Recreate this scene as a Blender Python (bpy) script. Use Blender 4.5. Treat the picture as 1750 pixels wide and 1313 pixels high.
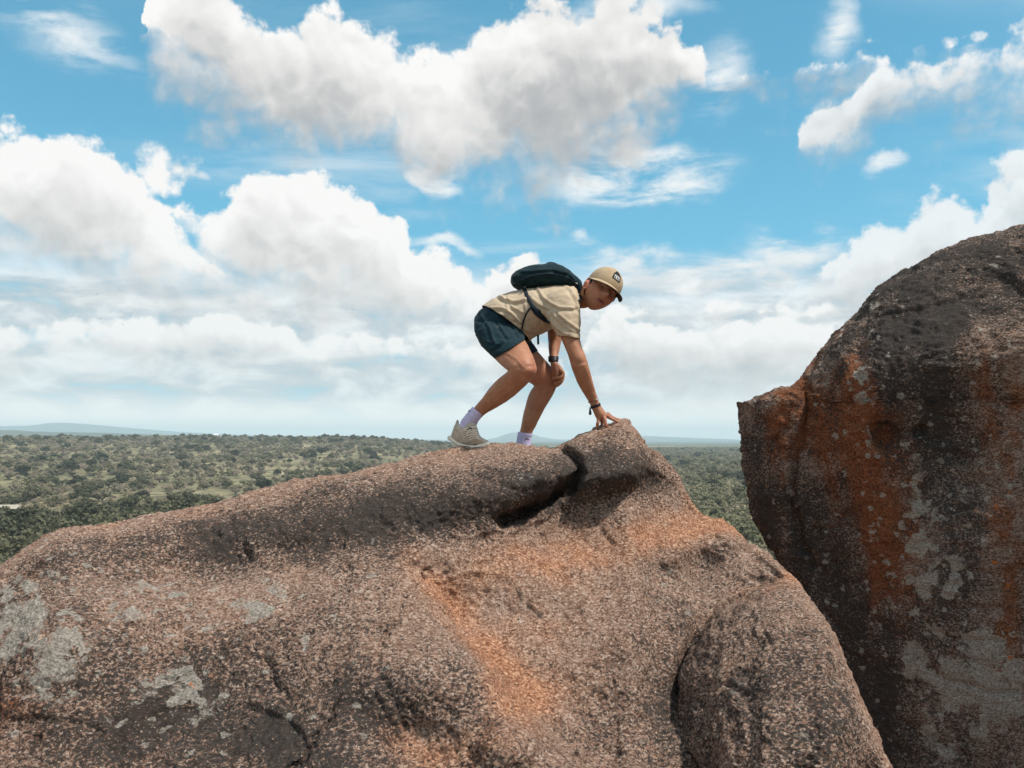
import bpy, bmesh, math, random
import numpy as np
from mathutils import Vector, Matrix

for o in list(bpy.data.objects):
    bpy.data.objects.remove(o)
SC = bpy.context.scene
COL = SC.collection
random.seed(7)
RNG = np.random.default_rng(11)

# ------------------------------------------------------------------ camera
F = 1400.0                     # focal length in photograph pixels (1750 wide)
CU, CV = 875.0, 656.5
HV = 752.0                     # row of the true horizon
PITCH = math.atan((HV - CV) / F)
EYE = np.array([0.0, 0.0, 1.6])
cam_d = bpy.data.cameras.new('camera')
cam_d.sensor_width = 36.0
cam_d.lens = 36.0 * F / 1750.0
cam_d.clip_start = 0.05
cam_d.clip_end = 60000
cam = bpy.data.objects.new('camera', cam_d)
COL.objects.link(cam)
cam.location = EYE
cam.rotation_euler = (math.pi / 2 + PITCH, 0, 0)
SC.camera = cam

# ------------------------------------------------------------------ render
SC.render.engine = 'CYCLES'
SC.cycles.use_denoising = True
SC.cycles.max_bounces = 5
SC.cycles.diffuse_bounces = 3
SC.cycles.glossy_bounces = 2
SC.cycles.transmission_bounces = 2
SC.cycles.transparent_max_bounces = 8
SC.cycles.volume_bounces = 1
SC.cycles.sample_clamp_indirect = 6
SC.view_settings.view_transform = 'Standard'
SC.view_settings.look = 'None'
SC.view_settings.gamma = 1.0
SC.view_settings.use_curve_mapping = False
SC.view_settings.exposure = 0.22

# ------------------------------------------------------------------ sun
SUN_EL, SUN_AZ = math.radians(57), math.radians(112)    # azimuth from +Y towards +X
sun_d = bpy.data.lights.new('sun', 'SUN')
sun_d.energy = 4.2
sun_d.angle = math.radians(5)
sun_d.color = (1.0, 0.935, 0.85)
sun = bpy.data.objects.new('sun', sun_d)
COL.objects.link(sun)
sdir = Vector((math.sin(SUN_AZ) * math.cos(SUN_EL), math.cos(SUN_AZ) * math.cos(SUN_EL), math.sin(SUN_EL)))
sun.location = sdir * 60
sun.rotation_euler = sdir.to_track_quat('Z', 'Y').to_euler()


# ------------------------------------------------------------------ node helper
class NT:
    def __init__(s, tree):
        s.t = tree
        s.n = tree.nodes
        s.l = tree.links

    def new(s, kind, **kw):
        n = s.n.new(kind)
        for k, v in kw.items():
            setattr(n, k, v)
        return n

    def put(s, sock, v):
        if isinstance(v, bpy.types.NodeSocket):
            s.l.new(v, sock)
        elif v is not None:
            sock.default_value = v

    def m(s, op, a, b=None, c=None, clamp=False):
        n = s.new('ShaderNodeMath', operation=op, use_clamp=clamp)
        s.put(n.inputs[0], a); s.put(n.inputs[1], b); s.put(n.inputs[2], c)
        return n.outputs[0]

    def v(s, op, a, b=None, scale=None):
        n = s.new('ShaderNodeVectorMath', operation=op)
        s.put(n.inputs[0], a)
        s.put(n.inputs[1], b)
        if scale is not None:
            s.put(n.inputs['Scale'], scale)
        return n.outputs['Value'] if op in ('LENGTH', 'DOT_PRODUCT', 'DISTANCE') else n.outputs['Vector']

    def comb(s, x, y, z):
        n = s.new('ShaderNodeCombineXYZ')
        s.put(n.inputs[0], x); s.put(n.inputs[1], y); s.put(n.inputs[2], z)
        return n.outputs[0]

    def sep(s, v):
        n = s.new('ShaderNodeSeparateXYZ')
        s.put(n.inputs[0], v)
        return n.outputs

    def noise(s, vec, scale, detail=4, rough=0.5, dist=0.0, lac=2.0, out='Fac'):
        n = s.new('ShaderNodeTexNoise')
        s.put(n.inputs['Vector'], vec)
        n.inputs['Scale'].default_value = scale
        n.inputs['Detail'].default_value = detail
        n.inputs['Roughness'].default_value = rough
        n.inputs['Distortion'].default_value = dist
        n.inputs['Lacunarity'].default_value = lac
        return n.outputs[out]

    def voro(s, vec, scale, feature='F1', detail=0, out='Distance', rough=0.5, rnd=1.0):
        n = s.new('ShaderNodeTexVoronoi', feature=feature)
        s.put(n.inputs['Vector'], vec)
        n.inputs['Scale'].default_value = scale
        if 'Detail' in n.inputs:
            n.inputs['Detail'].default_value = detail
            n.inputs['Roughness'].default_value = rough
        n.inputs['Randomness'].default_value = rnd
        return n.outputs[out]

    def ss(s, x, lo, hi, a=0.0, b=1.0):
        n = s.new('ShaderNodeMapRange', interpolation_type='SMOOTHSTEP')
        s.put(n.inputs[0], x); s.put(n.inputs[1], lo); s.put(n.inputs[2], hi)
        s.put(n.inputs[3], a); s.put(n.inputs[4], b)
        return n.outputs[0]

    def lin(s, x, lo, hi, a=0.0, b=1.0):
        n = s.new('ShaderNodeMapRange')
        s.put(n.inputs[0], x); s.put(n.inputs[1], lo); s.put(n.inputs[2], hi)
        s.put(n.inputs[3], a); s.put(n.inputs[4], b)
        return n.outputs[0]

    def mix(s, fac, a, b, blend='MIX'):
        n = s.new('ShaderNodeMix', data_type='RGBA', blend_type=blend)
        n.clamp_factor = True
        s.put(n.inputs[0], fac)
        for k, q in ((6, a), (7, b)):
            if isinstance(q, (tuple, list)):
                n.inputs[k].default_value = (q[0], q[1], q[2], 1)
            else:
                s.put(n.inputs[k], q)
        return n.outputs[2]

    def ramp(s, fac, stops, interp='LINEAR'):
        n = s.new('ShaderNodeValToRGB')
        s.put(n.inputs[0], fac)
        e = n.color_ramp.elements
        n.color_ramp.interpolation = interp
        while len(e) < len(stops):
            e.new(0.5)
        for i, (p, c) in enumerate(stops):
            e[i].position = p
            e[i].color = (c[0], c[1], c[2], 1)
        return n.outputs[0]

    def attr(s, name, out='Fac'):
        n = s.new('ShaderNodeAttribute', attribute_name=name)
        return n.outputs[out]


# ------------------------------------------------------------------ pixel measure helpers
CP, SP = math.cos(PITCH), math.sin(PITCH)


def ray(u, v):
    """unit-depth direction through a photograph pixel (world axes)"""
    x = (np.asarray(u, float) - CU) / F
    z = -(np.asarray(v, float) - CV) / F
    return np.stack(np.broadcast_arrays(x, CP - SP * z, SP + CP * z), -1)


def at(u, v, d):
    """world point seen at pixel (u, v) at depth d metres"""
    return EYE + ray(u, v) * np.asarray(d, float)[..., None]


def project(p):
    q = np.asarray(p, float) - EYE
    dep = q[..., 1] * CP + q[..., 2] * SP
    up = -q[..., 1] * SP + q[..., 2] * CP
    return CU + F * q[..., 0] / dep, CV - F * up / dep, dep


# ------------------------------------------------------------------ world: daylight sky with cumulus
def build_world():
    w = bpy.data.worlds.new('World')
    SC.world = w
    w.use_nodes = True
    w.cycles.sampling_method = 'MANUAL'
    w.cycles.sample_map_resolution = 512
    t = NT(w.node_tree)
    for n in list(t.n):
        t.n.remove(n)
    gen = t.new('ShaderNodeTexCoord').outputs['Generated']
    sky = t.new('ShaderNodeTexSky', sky_type='NISHITA')
    sky.sun_disc = False
    sky.sun_elevation = SUN_EL
    sky.sun_rotation = SUN_AZ
    sky.altitude = 500
    sky.air_density = 1.0
    sky.dust_density = 0.6
    sky.ozone_density = 2.0
    d0 = t.v('NORMALIZE', gen)

    def azel(u, v):
        r = ray(u, v)
        r = r / np.linalg.norm(r)
        return math.atan2(r[0], r[1]), math.asin(r[2])

    sx, sy, sz = t.sep(d0)
    az0 = t.m('ARCTAN2', sx, sy)
    el0 = t.m('ARCSINE', sz)
    # stereographic sheet: free of stretch and of seams in front and overhead
    k = t.m('ADD', sy, 1.02)
    S = t.comb(t.m('DIVIDE', sx, k), t.m('DIVIDE', sz, k), 0.0)

    def noise2(vec, scale, detail, rough=0.5, dist=0.0, out='Fac', off=0.0):
        n = t.new('ShaderNodeTexNoise', noise_dimensions='2D')
        t.put(n.inputs['Vector'], vec)
        n.inputs['Scale'].default_value = scale
        n.inputs['Detail'].default_value = detail
        n.inputs['Roughness'].default_value = rough
        n.inputs['Distortion'].default_value = dist
        return n.outputs[out]

    def voro2(vec, scale, detail, rough):
        n = t.new('ShaderNodeTexVoronoi', voronoi_dimensions='2D', feature='F1')
        t.put(n.inputs['Vector'], vec)
        n.inputs['Scale'].default_value = scale
        n.inputs['Detail'].default_value = detail
        n.inputs['Roughness'].default_value = rough
        return n.outputs['Distance']

    # rims: a broad and a fine wander of the outline
    wa = noise2(S, 22.0, 5, 0.58, 0.0, 'Color')
    wr, wg, wb = t.sep(wa)
    az = t.m('MULTIPLY_ADD', t.m('SUBTRACT', wr, 0.5), 0.050, az0)
    el = t.m('MULTIPLY_ADD', t.m('SUBTRACT', wg, 0.5), 0.050, el0)

    A0, A1 = -1.0, 1.0

    def curve(pts):
        """lookup of elevation over azimuth through photograph pixels"""
        n = t.new('ShaderNodeFloatCurve')
        t.put(n.inputs['Value'], t.lin(az, A0, A1))
        c = n.mapping.curves[0]
        q = []
        for (u, v_) in pts:
            a, e = azel(u, v_)
            q.append(((a - A0) / (A1 - A0), e))
        while len(c.points) < len(q):
            c.points.new(0.5, 0.5)
        for p, (x, y) in zip(c.points, sorted(q)):
            p.location = (x, y)
            p.handle_type = 'AUTO'
        n.mapping.use_clip = False
        n.mapping.extend = 'HORIZONTAL'
        n.mapping.update()
        return n.outputs[0]

    banks = [
        # outline above, outline below, softness, weight
        ([(248, 62), (258, 0), (300, -45), (360, -30), (384, 12), (400, 30), (440, 42), (480, 54), (520, 42), (560, 28), (600, 46), (640, 60), (700, 74), (760, 84), (800, 62), (850, 36), (900, 20), (950, 4), (980, 8), (1010, 36), (1050, 26), (1100, 30), (1140, 50), (1172, 78), (1192, 104), (1206, 134), (1220, 152)],
         [(248, 62), (262, 105), (282, 148), (312, 168), (350, 188), (400, 218), (450, 245), (500, 262), (550, 268), (600, 268), (650, 268), (700, 296), (750, 326), (790, 300), (830, 296), (880, 320), (930, 336), (980, 325), (1030, 285), (1080, 262), (1115, 238), (1150, 206), (1180, 182), (1206, 166), (1220, 152)], 1.0),
        ([(-500, 300), (-260, 250), (-100, 262), (0, 232), (40, 217), (90, 215), (120, 236), (160, 262), (200, 284), (238, 312), (258, 348), (300, 370), (340, 390), (380, 430), (425, 462), (455, 482)],
         [(-500, 430), (-260, 430), (0, 452), (60, 468), (120, 488), (180, 502), (240, 516), (300, 528), (360, 528), (420, 508), (455, 482)], 1.0),
        ([(296, 372), (318, 344), (345, 352), (372, 362), (400, 340), (440, 318), (470, 306), (520, 303), (560, 305), (590, 318), (608, 350), (640, 364), (676, 388), (700, 428), (740, 440), (780, 452), (820, 470), (870, 464), (930, 480), (1000, 500), (1030, 545)],
         [(296, 372), (335, 440), (400, 510), (450, 540), (500, 556), (600, 562), (700, 566), (800, 570), (900, 580), (1000, 582), (1030, 545)], 1.0),
        ([(985, 610), (1010, 548), (1040, 528), (1066, 528), (1086, 540), (1112, 546), (1150, 555), (1200, 561), (1260, 572), (1272, 546), (1300, 542), (1350, 530), (1400, 540), (1440, 548), (1500, 545), (1600, 520), (1900, 520)],
         [(985, 610), (1010, 640), (1060, 668), (1150, 680), (1300, 690), (1450, 690), (1900, 690)], 1.0),
        ([(-500, 540), (0, 566), (40, 552), (100, 560), (170, 547), (215, 552), (250, 548), (300, 566), (335, 556), (400, 546), (440, 556), (480, 572), (520, 612), (560, 582), (600, 578), (640, 584), (700, 586), (760, 596), (800, 604), (850, 600), (900, 590), (990, 640)],
         [(-500, 625), (0, 640), (100, 636), (200, 632), (300, 640), (400, 630), (480, 628), (520, 622), (560, 632), (700, 640), (800, 645), (900, 642), (990, 640)], .9),
        ([(1362, 248), (1385, 215), (1430, 206), (1470, 150), (1500, 104), (1530, 108), (1560, 98), (1600, 102), (1650, 76), (1700, 60), (1750, 44), (1850, 46), (2000, 80), (2100, 140)],
         [(1362, 248), (1390, 276), (1430, 268), (1470, 252), (1500, 226), (1550, 206), (1600, 226), (1640, 216), (1680, 172), (1750, 182), (1850, 180), (2000, 165), (2100, 140)], .8),
        ([(1395, 470), (1420, 442), (1480, 402), (1540, 388), (1580, 372), (1620, 366), (1668, 378), (1690, 332), (1720, 306), (1750, 290), (1850, 275), (2100, 330)],
         [(1395, 470), (1430, 510), (1480, 540), (1540, 540), (1700, 480), (1850, 470), (2100, 420)], .75),
    ]
    Eall = hall = wall = None
    for up, lo, wt in banks:
        # shut the open ends so that no tail of cloud runs on
        up, lo = list(up), list(lo)
        for e_, k_ in ((0, -1), (-1, 1)):
            if up[e_] == lo[e_]:
                (a_, b_) = up[e_]
                for o_ in (30, 700):
                    pu_, pl_ = (a_ + k_ * o_, b_ + 70), (a_ + k_ * o_, b_ - 70)
                    up.append(pu_)
                    lo.append(pl_)
        if Eall is not None:
            az = t.m('MULTIPLY_ADD', Eall, 1e-9, az)
        T, B = curve(up), curve(lo)
        th = t.m('SUBTRACT', T, el)
        bh = t.m('SUBTRACT', el, B)
        # crisp above, soft below
        e = t.m('MINIMUM', t.m('MULTIPLY', th, 1 / 0.045), t.m('MULTIPLY', bh, 1 / 0.070))
        e = t.m('MAXIMUM', e, -3.0)
        h = t.m('DIVIDE', bh, t.m('MAXIMUM', t.m('SUBTRACT', T, B), 0.015), clamp=True)
        if Eall is None:
            Eall, hall, wall = e, h, wt
        else:
            g = t.m('GREATER_THAN', e, Eall)
            f_ = t.ss(t.m('SUBTRACT', e, Eall), -0.35, 0.35)
            hall = t.m('ADD', t.m('MULTIPLY', h, f_), t.m('MULTIPLY', hall, t.m('SUBTRACT', 1.0, f_)))
            wall = t.m('ADD', t.m('MULTIPLY', wt, f_), t.m('MULTIPLY', wall, t.m('SUBTRACT', 1.0, f_)))
            Eall = t.m('SMOOTH_MAX', e, Eall, 0.25)
    # single tufts
    for (u, v_, rx, ry, ang, top) in [(287, 290, 64, 36, 15, .36)]:
        a, e_ = azel(u, v_); a2, _ = azel(u + rx, v_); _, e2 = azel(u, v_ - ry)
        mp = t.new('ShaderNodeMapping', vector_type='TEXTURE')
        t.put(mp.inputs['Vector'], t.comb(az, el, 0.0))
        mp.inputs['Location'].default_value = (a, e_, 0)
        mp.inputs['Rotation'].default_value = (0, 0, math.radians(-ang))
        mp.inputs['Scale'].default_value = (a2 - a, e2 - e_, 1)
        b = t.m('MULTIPLY_ADD', t.m('SUBTRACT', 1.0, t.v('LENGTH', mp.outputs[0])), 0.9, top - 0.75)
        f_ = t.ss(t.m('SUBTRACT', b, Eall), -0.2, 0.2)
        hall = t.m('ADD', t.m('MULTIPLY', 0.75, f_), t.m('MULTIPLY', hall, t.m('SUBTRACT', 1.0, f_)))
        Eall = t.m('MAXIMUM', b, Eall)
    # beyond this view the same broken cumulus goes on all round
    inside = t.v('LENGTH', t.v('MULTIPLY', t.comb(az0, t.m('SUBTRACT', el0, 0.22), 0.0), (1 / 0.85, 1 / 0.46, 0)))
    far = t.ss(inside, 0.95, 1.30)
    g3 = t.noise(t.v('MULTIPLY', d0, (1, 1, 1.5)), 2.4, 3, 0.5)
    g = t.m('MULTIPLY', t.m('SUBTRACT', g3, 0.51), 11.0)
    g = t.m('SUBTRACT', g, t.m('MULTIPLY', t.m('SUBTRACT', 1.0, far), 9.0))
    hall = t.m('ADD', t.m('MULTIPLY', 0.55, far), t.m('MULTIPLY', hall, t.m('SUBTRACT', 1.0, far)))
    Eall = t.m('MAXIMUM', Eall, g)

    def billow(P):
        v1 = voro2(P, 17.0, 3, 0.62)
        return t.m('SUBTRACT', 0.5, v1)

    P0 = t.v('ADD', S, t.v('SCALE', t.comb(wb, wr, 0.0), scale=0.030))
    N = billow(P0)
    N2 = billow(t.v('ADD', P0, (0.003, 0.0075, 0)))
    fine = noise2(S, 60.0, 7, 0.66)
    D = t.m('ADD', t.m('ADD', Eall, 0.66), t.m('MULTIPLY', N, 0.85))
    D = t.m('ADD', D, t.m('MULTIPLY', t.m('SUBTRACT', fine, 0.5), 0.95))
    soft = t.lin(hall, 0.35, 0.85, 1.20, 0.32)
    cover = t.ss(t.m('DIVIDE', D, soft), -0.12, 1.0)
    # lit tops, grey bellies, puff relief
    body = noise2(P0, 6.0, 2, 0.5)
    sh = t.m('MULTIPLY_ADD', t.ss(hall, 0.0, 0.95), 0.66, 0.17)
    sh = t.m('MULTIPLY_ADD', t.m('SUBTRACT', body, 0.5), 1.0, sh)
    rel = t.m('SUBTRACT', N, N2)
    sh = t.m('MULTIPLY_ADD', rel, 0.42, sh)
    sh = t.m('ADD', sh, t.ss(D, 1.7, 0.5, 0.0, 0.22))
    sh = t.m('MAXIMUM', t.m('MINIMUM', sh, 1.0), 0.0)
    ccol = t.ramp(sh, [(0.0, (0.40, 0.405, 0.42)), (0.30, (0.53, 0.53, 0.535)), (0.60, (0.78, 0.765, 0.75)), (1.0, (1.0, 0.985, 0.965))])
    # thin high cirrus
    den = t.m('ADD', t.m('MAXIMUM', sz, 0.0), 0.10)
    plane = t.comb(t.m('DIVIDE', sx, den), t.m('DIVIDE', sy, den), 0.0)
    mpc = t.new('ShaderNodeMapping')
    t.put(mpc.inputs['Vector'], plane)
    mpc.inputs['Rotation'].default_value = (0, 0, math.radians(28))
    mpc.inputs['Scale'].default_value = (0.55, 1.5, 1)
    ci = noise2(mpc.outputs[0], 1.6, 7, 0.62, 0.25)
    ci2 = noise2(plane, 0.8, 2)
    cir = t.m('MULTIPLY', t.ss(ci, 0.42, 0.80), t.ss(ci2, 0.34, 0.60))
    wisp = None
    for (u, v_, rx, ry, ang, top) in [(1090, 305, 210, 66, 0, 1.2), (745, 305, 70, 46, 20, 1.1), (1505, 285, 50, 26, -25, .8), (960, 395, 80, 26, 28, .9), (760, 415, 90, 16, 5, .7), (1180, 465, 290, 46, 6, 1.3), (110, 60, 190, 80, 15, .5), (1235, 130, 70, 110, 20, .55), (1430, 45, 50, 80, 0, .6), (1080, 20, 170, 40, 0, .6), (1350, 425, 150, 50, 0, .7), (60, 500, 110, 40, 10, .6)]:
        a, e_ = azel(u, v_); a2, _ = azel(u + rx, v_); _, e2 = azel(u, v_ - ry)
        mp = t.new('ShaderNodeMapping', vector_type='TEXTURE')
        t.put(mp.inputs['Vector'], t.comb(az if wisp is None else t.m('MULTIPLY_ADD', wisp, 1e-9, az), el, 0.0))
        mp.inputs['Location'].default_value = (a, e_, 0)
        mp.inputs['Rotation'].default_value = (0, 0, math.radians(-ang))
        mp.inputs['Scale'].default_value = (a2 - a, e2 - e_, 1)
        b = t.m('MULTIPLY', t.m('SUBTRACT', 1.0, t.v('LENGTH', mp.outputs[0])), top, clamp=True)
        wisp = b if wisp is None else t.m('MAXIMUM', wisp, b)
    strk = t.new('ShaderNodeMapping')
    t.put(strk.inputs['Vector'], S)
    strk.inputs['Rotation'].default_value = (0, 0, math.radians(-12))
    strk.inputs['Scale'].default_value = (1, 3.2, 1)
    sn = noise2(strk.outputs[0], 16.0, 6, 0.6, 0.2)
    wisp = t.m('MULTIPLY', t.ss(wisp, 0.0, 0.55), t.ss(sn, 0.36, 0.66))
    cir = t.m('MAXIMUM', t.m('MULTIPLY', cir, 0.55), t.m('MULTIPLY', wisp, 0.95))
    # low deck that melts into the white horizon
    dk = t.new('ShaderNodeMapping')
    t.put(dk.inputs['Vector'], S)
    dk.inputs['Scale'].default_value = (1, 2.6, 1)
    deckn = noise2(dk.outputs[0], 21.0, 6, 0.58, 0.3)
    deck = t.m('MULTIPLY', t.ss(deckn, 0.18, 0.45), t.ss(el0, 0.235, 0.15))
    hz = t.ss(el0, 0.11, -0.01)
    # blue: Nishita in the photograph's teal white balance
    blue = t.mix(1.0, sky.outputs[0], (0.56, 1.32, 1.30), 'MULTIPLY')
    low = t.ss(el0, 0.45, 0.06)
    blue = t.mix(t.m('MULTIPLY_ADD', low, 0.40, 0.35), blue, (1.55, 5.3, 7.7))
    c = t.mix(cir, blue, (8.4, 8.7, 8.8))
    dcol = t.ramp(deckn, [(0.36, (4.6, 5.2, 5.5)), (0.47, (6.0, 6.2, 6.35)), (0.55, (8.0, 7.9, 7.8)), (0.66, (9.8, 9.5, 9.2))])
    c = t.mix(t.m('MULTIPLY', deck, 0.85), c, dcol)
    cc = t.v('SCALE', ccol, scale=9.2)
    cc = t.mix(t.m('MULTIPLY', hz, 0.35), cc, (7.2, 7.3, 7.3))
    cover = t.m('MULTIPLY', cover, t.m('MULTIPLY_ADD', wall, 0.6, 0.4))
    c = t.mix(cover, c, cc)
    c = t.mix(t.m('MULTIPLY', hz, 0.45), c, (9.0, 8.9, 8.8))
    c = t.mix(t.ss(el0, 0.06, 0.0), c, (15.5, 14.0, 12.6))
    bg = t.new('ShaderNodeBackground')
    t.put(bg.inputs[0], c)
    bg.inputs[1].default_value = 0.093
    out = t.new('ShaderNodeOutputWorld')
    t.l.new(bg.outputs[0], out.inputs[0])


build_world()


# ------------------------------------------------------------------ numpy noise
_perm = np.random.default_rng(5).permutation(256)
_perm = np.concatenate([_perm, _perm, _perm])
_g = np.random.default_rng(6).normal(size=(256, 3))
_g /= np.linalg.norm(_g, axis=1)[:, None]


def perlin(p):
    sh = p.shape[:-1]
    p = p.reshape(-1, 3)
    out = np.empty(len(p))
    for s in range(0, len(p), 200000):
        q = p[s:s + 200000]
        i = np.floor(q).astype(np.int64)
        f = q - i
        i &= 255
        w = f * f * f * (f * (f * 6 - 15) + 10)
        acc = 0
        for dx in (0, 1):
            for dy in (0, 1):
                for dz in (0, 1):
                    h = _perm[_perm[_perm[i[:, 0] + dx] + i[:, 1] + dy] + i[:, 2] + dz]
                    g = _g[h]
                    d = (g[:, 0] * (f[:, 0] - dx) + g[:, 1] * (f[:, 1] - dy) + g[:, 2] * (f[:, 2] - dz))
                    acc = acc + d * (w[:, 0] if dx else 1 - w[:, 0]) * (w[:, 1] if dy else 1 - w[:, 1]) * (w[:, 2] if dz else 1 - w[:, 2])
        out[s:s + 200000] = acc
    return out.reshape(sh) * 1.6


def fbm(p, scale, octs=4, gain=0.5, lac=2.03):
    a, r, s = 1.0, 0.0, scale
    for k in range(octs):
        r = r + a * perlin(p * s + 13.7 * k)
        a *= gain
        s *= lac
    return r


def worley(p, scale, seed=0):
    """distance to the nearest and to the second jittered cell point"""
    sh = p.shape[:-1]
    q = p.reshape(-1, 3) * scale + 100.0
    out = np.empty((len(q), 2))
    for s in range(0, len(q), 150000):
        x = q[s:s + 150000]
        i = np.floor(x).astype(np.int64)
        b1 = np.full(len(x), 9.0)
        b2 = np.full(len(x), 9.0)
        for dx in (-1, 0, 1):
            for dy in (-1, 0, 1):
                for dz in (-1, 0, 1):
                    c = i + np.array([dx, dy, dz])
                    h = _perm[_perm[_perm[(c[:, 0] + seed) & 255] + (c[:, 1] & 255)] + (c[:, 2] & 255)]
                    j = c + 0.5 + _g[h] * 0.45
                    d = ((x - j) ** 2).sum(1)
                    nb = d < b1
                    b2 = np.where(nb, b1, np.minimum(b2, d))
                    b1 = np.minimum(b1, d)
        out[s:s + 150000, 0] = np.sqrt(b1)
        out[s:s + 150000, 1] = np.sqrt(b2)
    return out[:, 0].reshape(sh), out[:, 1].reshape(sh)


# ------------------------------------------------------------------ mesh helpers
def mesh_np(name, verts, quads, mat=None, smooth=True):
    me = bpy.data.meshes.new(name)
    verts = np.ascontiguousarray(verts, dtype=np.float32).reshape(-1, 3)
    quads = np.ascontiguousarray(quads, dtype=np.int32)
    k = quads.shape[1]
    me.vertices.add(len(verts))
    me.vertices.foreach_set('co', verts.ravel())
    me.loops.add(quads.size)
    me.loops.foreach_set('vertex_index', quads.ravel())
    me.polygons.add(len(quads))
    me.polygons.foreach_set('loop_start', np.arange(0, quads.size, k, dtype=np.int32))
    me.polygons.foreach_set('loop_total', np.full(len(quads), k, dtype=np.int32))
    if smooth:
        me.polygons.foreach_set('use_smooth', np.ones(len(quads), dtype=bool))
    me.update(calc_edges=True)
    me.validate()
    if mat:
        me.materials.append(mat)
    return me


def grid_quads(R, C, wrap=False):
    i = np.arange(R - 1)[:, None] * C
    j = np.arange(C if wrap else C - 1)[None, :]
    j2 = (j + 1) % C
    return np.stack([i + j, i + j2, i + C + j2, i + C + j], -1).reshape(-1, 4)


def grid_normals(V):
    du = np.gradient(V, axis=1)
    dv = np.gradient(V, axis=0)
    n = np.cross(du, dv)
    return n / (np.linalg.norm(n, axis=-1, keepdims=True) + 1e-12)


def link(name, me, parent=None):
    o = bpy.data.objects.new(name, me)
    COL.objects.link(o)
    if parent is not None:
        o.parent = parent
    return o


def tag(o, label=None, cat=None, group=None, kind=None):
    if label: o['label'] = label
    if cat: o['category'] = cat
    if group: o['group'] = group
    if kind: o['kind'] = kind
    return o


def set_attr(me, name, arr):
    a = me.attributes.new(name, 'FLOAT', 'POINT')
    a.data.foreach_set('value', np.ascontiguousarray(arr, dtype=np.float32).ravel())


def empty(name, loc=(0, 0, 0), rz=0.0):
    o = bpy.data.objects.new(name, None)
    COL.objects.link(o)
    o.location = loc
    o.rotation_euler = (0, 0, rz)
    o.empty_display_size = 0.2
    return o


def material(name, color=(0.5, 0.5, 0.5), rough=0.8):
    m = bpy.data.materials.new(name)
    m.use_nodes = True
    b = m.node_tree.nodes['Principled BSDF']
    b.inputs['Base Color'].default_value = (*color, 1)
    b.inputs['Roughness'].default_value = rough
    b.inputs['Specular IOR Level'].default_value = 0.25
    return m, NT(m.node_tree), b


def sstep(x, a, b):
    t_ = np.clip((x - a) / (b - a), 0, 1)
    return t_ * t_ * (3 - 2 * t_)


# ------------------------------------------------------------------ land
_ridge_b = np.array([(-900, 741), (-300, 738), (0, 732), (45, 731), (66, 729), (80, 727), (112, 726), (150, 728), (200, 732), (260, 736), (310, 739), (400, 743), (500, 746), (620, 749), (760, 752), (825, 753), (848, 748), (862, 743), (874, 739.5), (892, 738.5), (905, 740), (925, 747), (950, 751), (1010, 753), (1060, 747), (1100, 745), (1140, 746.5), (1200, 749), (1270, 751.5), (1400, 752), (1800, 747), (2600, 745)], float)
_ridge_a = np.array([(-900, 742), (0, 737), (90, 740), (180, 741), (260, 743), (330, 745), (420, 748), (520, 751), (620, 753.5), (760, 757), (1000, 759), (1300, 759), (1700, 757), (2600, 750)], float)


def land_height(x, y):
    r = np.hypot(x, y)
    az = np.arctan2(x, y)
    u = CU + F * np.tan(np.clip(az, -1.1, 1.1)) / CP
    p = np.stack([x, y, np.zeros_like(x)], -1)
    # granite dome under the photographer, falling to the valley
    floor = -24.5
    dome = -0.30 * np.maximum(r - 7.0, 0) ** 1.02 - 0.03 * np.minimum(r, 7.0)
    k = 6.0
    m = np.maximum(dome, floor)
    z = m + k * np.log1p(np.exp(-np.abs(dome - floor) / k)) * (r > 20)
    # scrub-covered rise on the left
    left = sstep(-u, -1010, -560)
    rise = (27.5 * sstep(r, 330, 1350) ** 1.15) * (1 - 0.9 * sstep(r, 1450, 2500))
    z = z + left * rise
    right = 1 - left
    z = z + right * 8.0 * sstep(r, 500, 3000)
    z = z + fbm(p, 1 / 260.0, 4) * 2.6 * sstep(r, 150, 450) + fbm(p, 1 / 900.0, 2) * 4 * sstep(r, 1200, 2500)
    za = (HV - np.interp(u, _ridge_a[:, 0], _ridge_a[:, 1])) / F * 4200.0
    zb = (HV - np.interp(u, _ridge_b[:, 0], _ridge_b[:, 1])) / F * 11000.0
    ra = np.exp(-((r - 4200.0) / 700.0) ** 2)
    rb = np.exp(-((r - 11000.0) / 1500.0) ** 2)
    z = z * (1 - ra) + (za + fbm(p, 1 / 120.0, 3) * 2.5) * ra
    z = z * (1 - rb) + (zb + fbm(p, 1 / 500.0, 3) * 4) * rb
    return z


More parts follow.
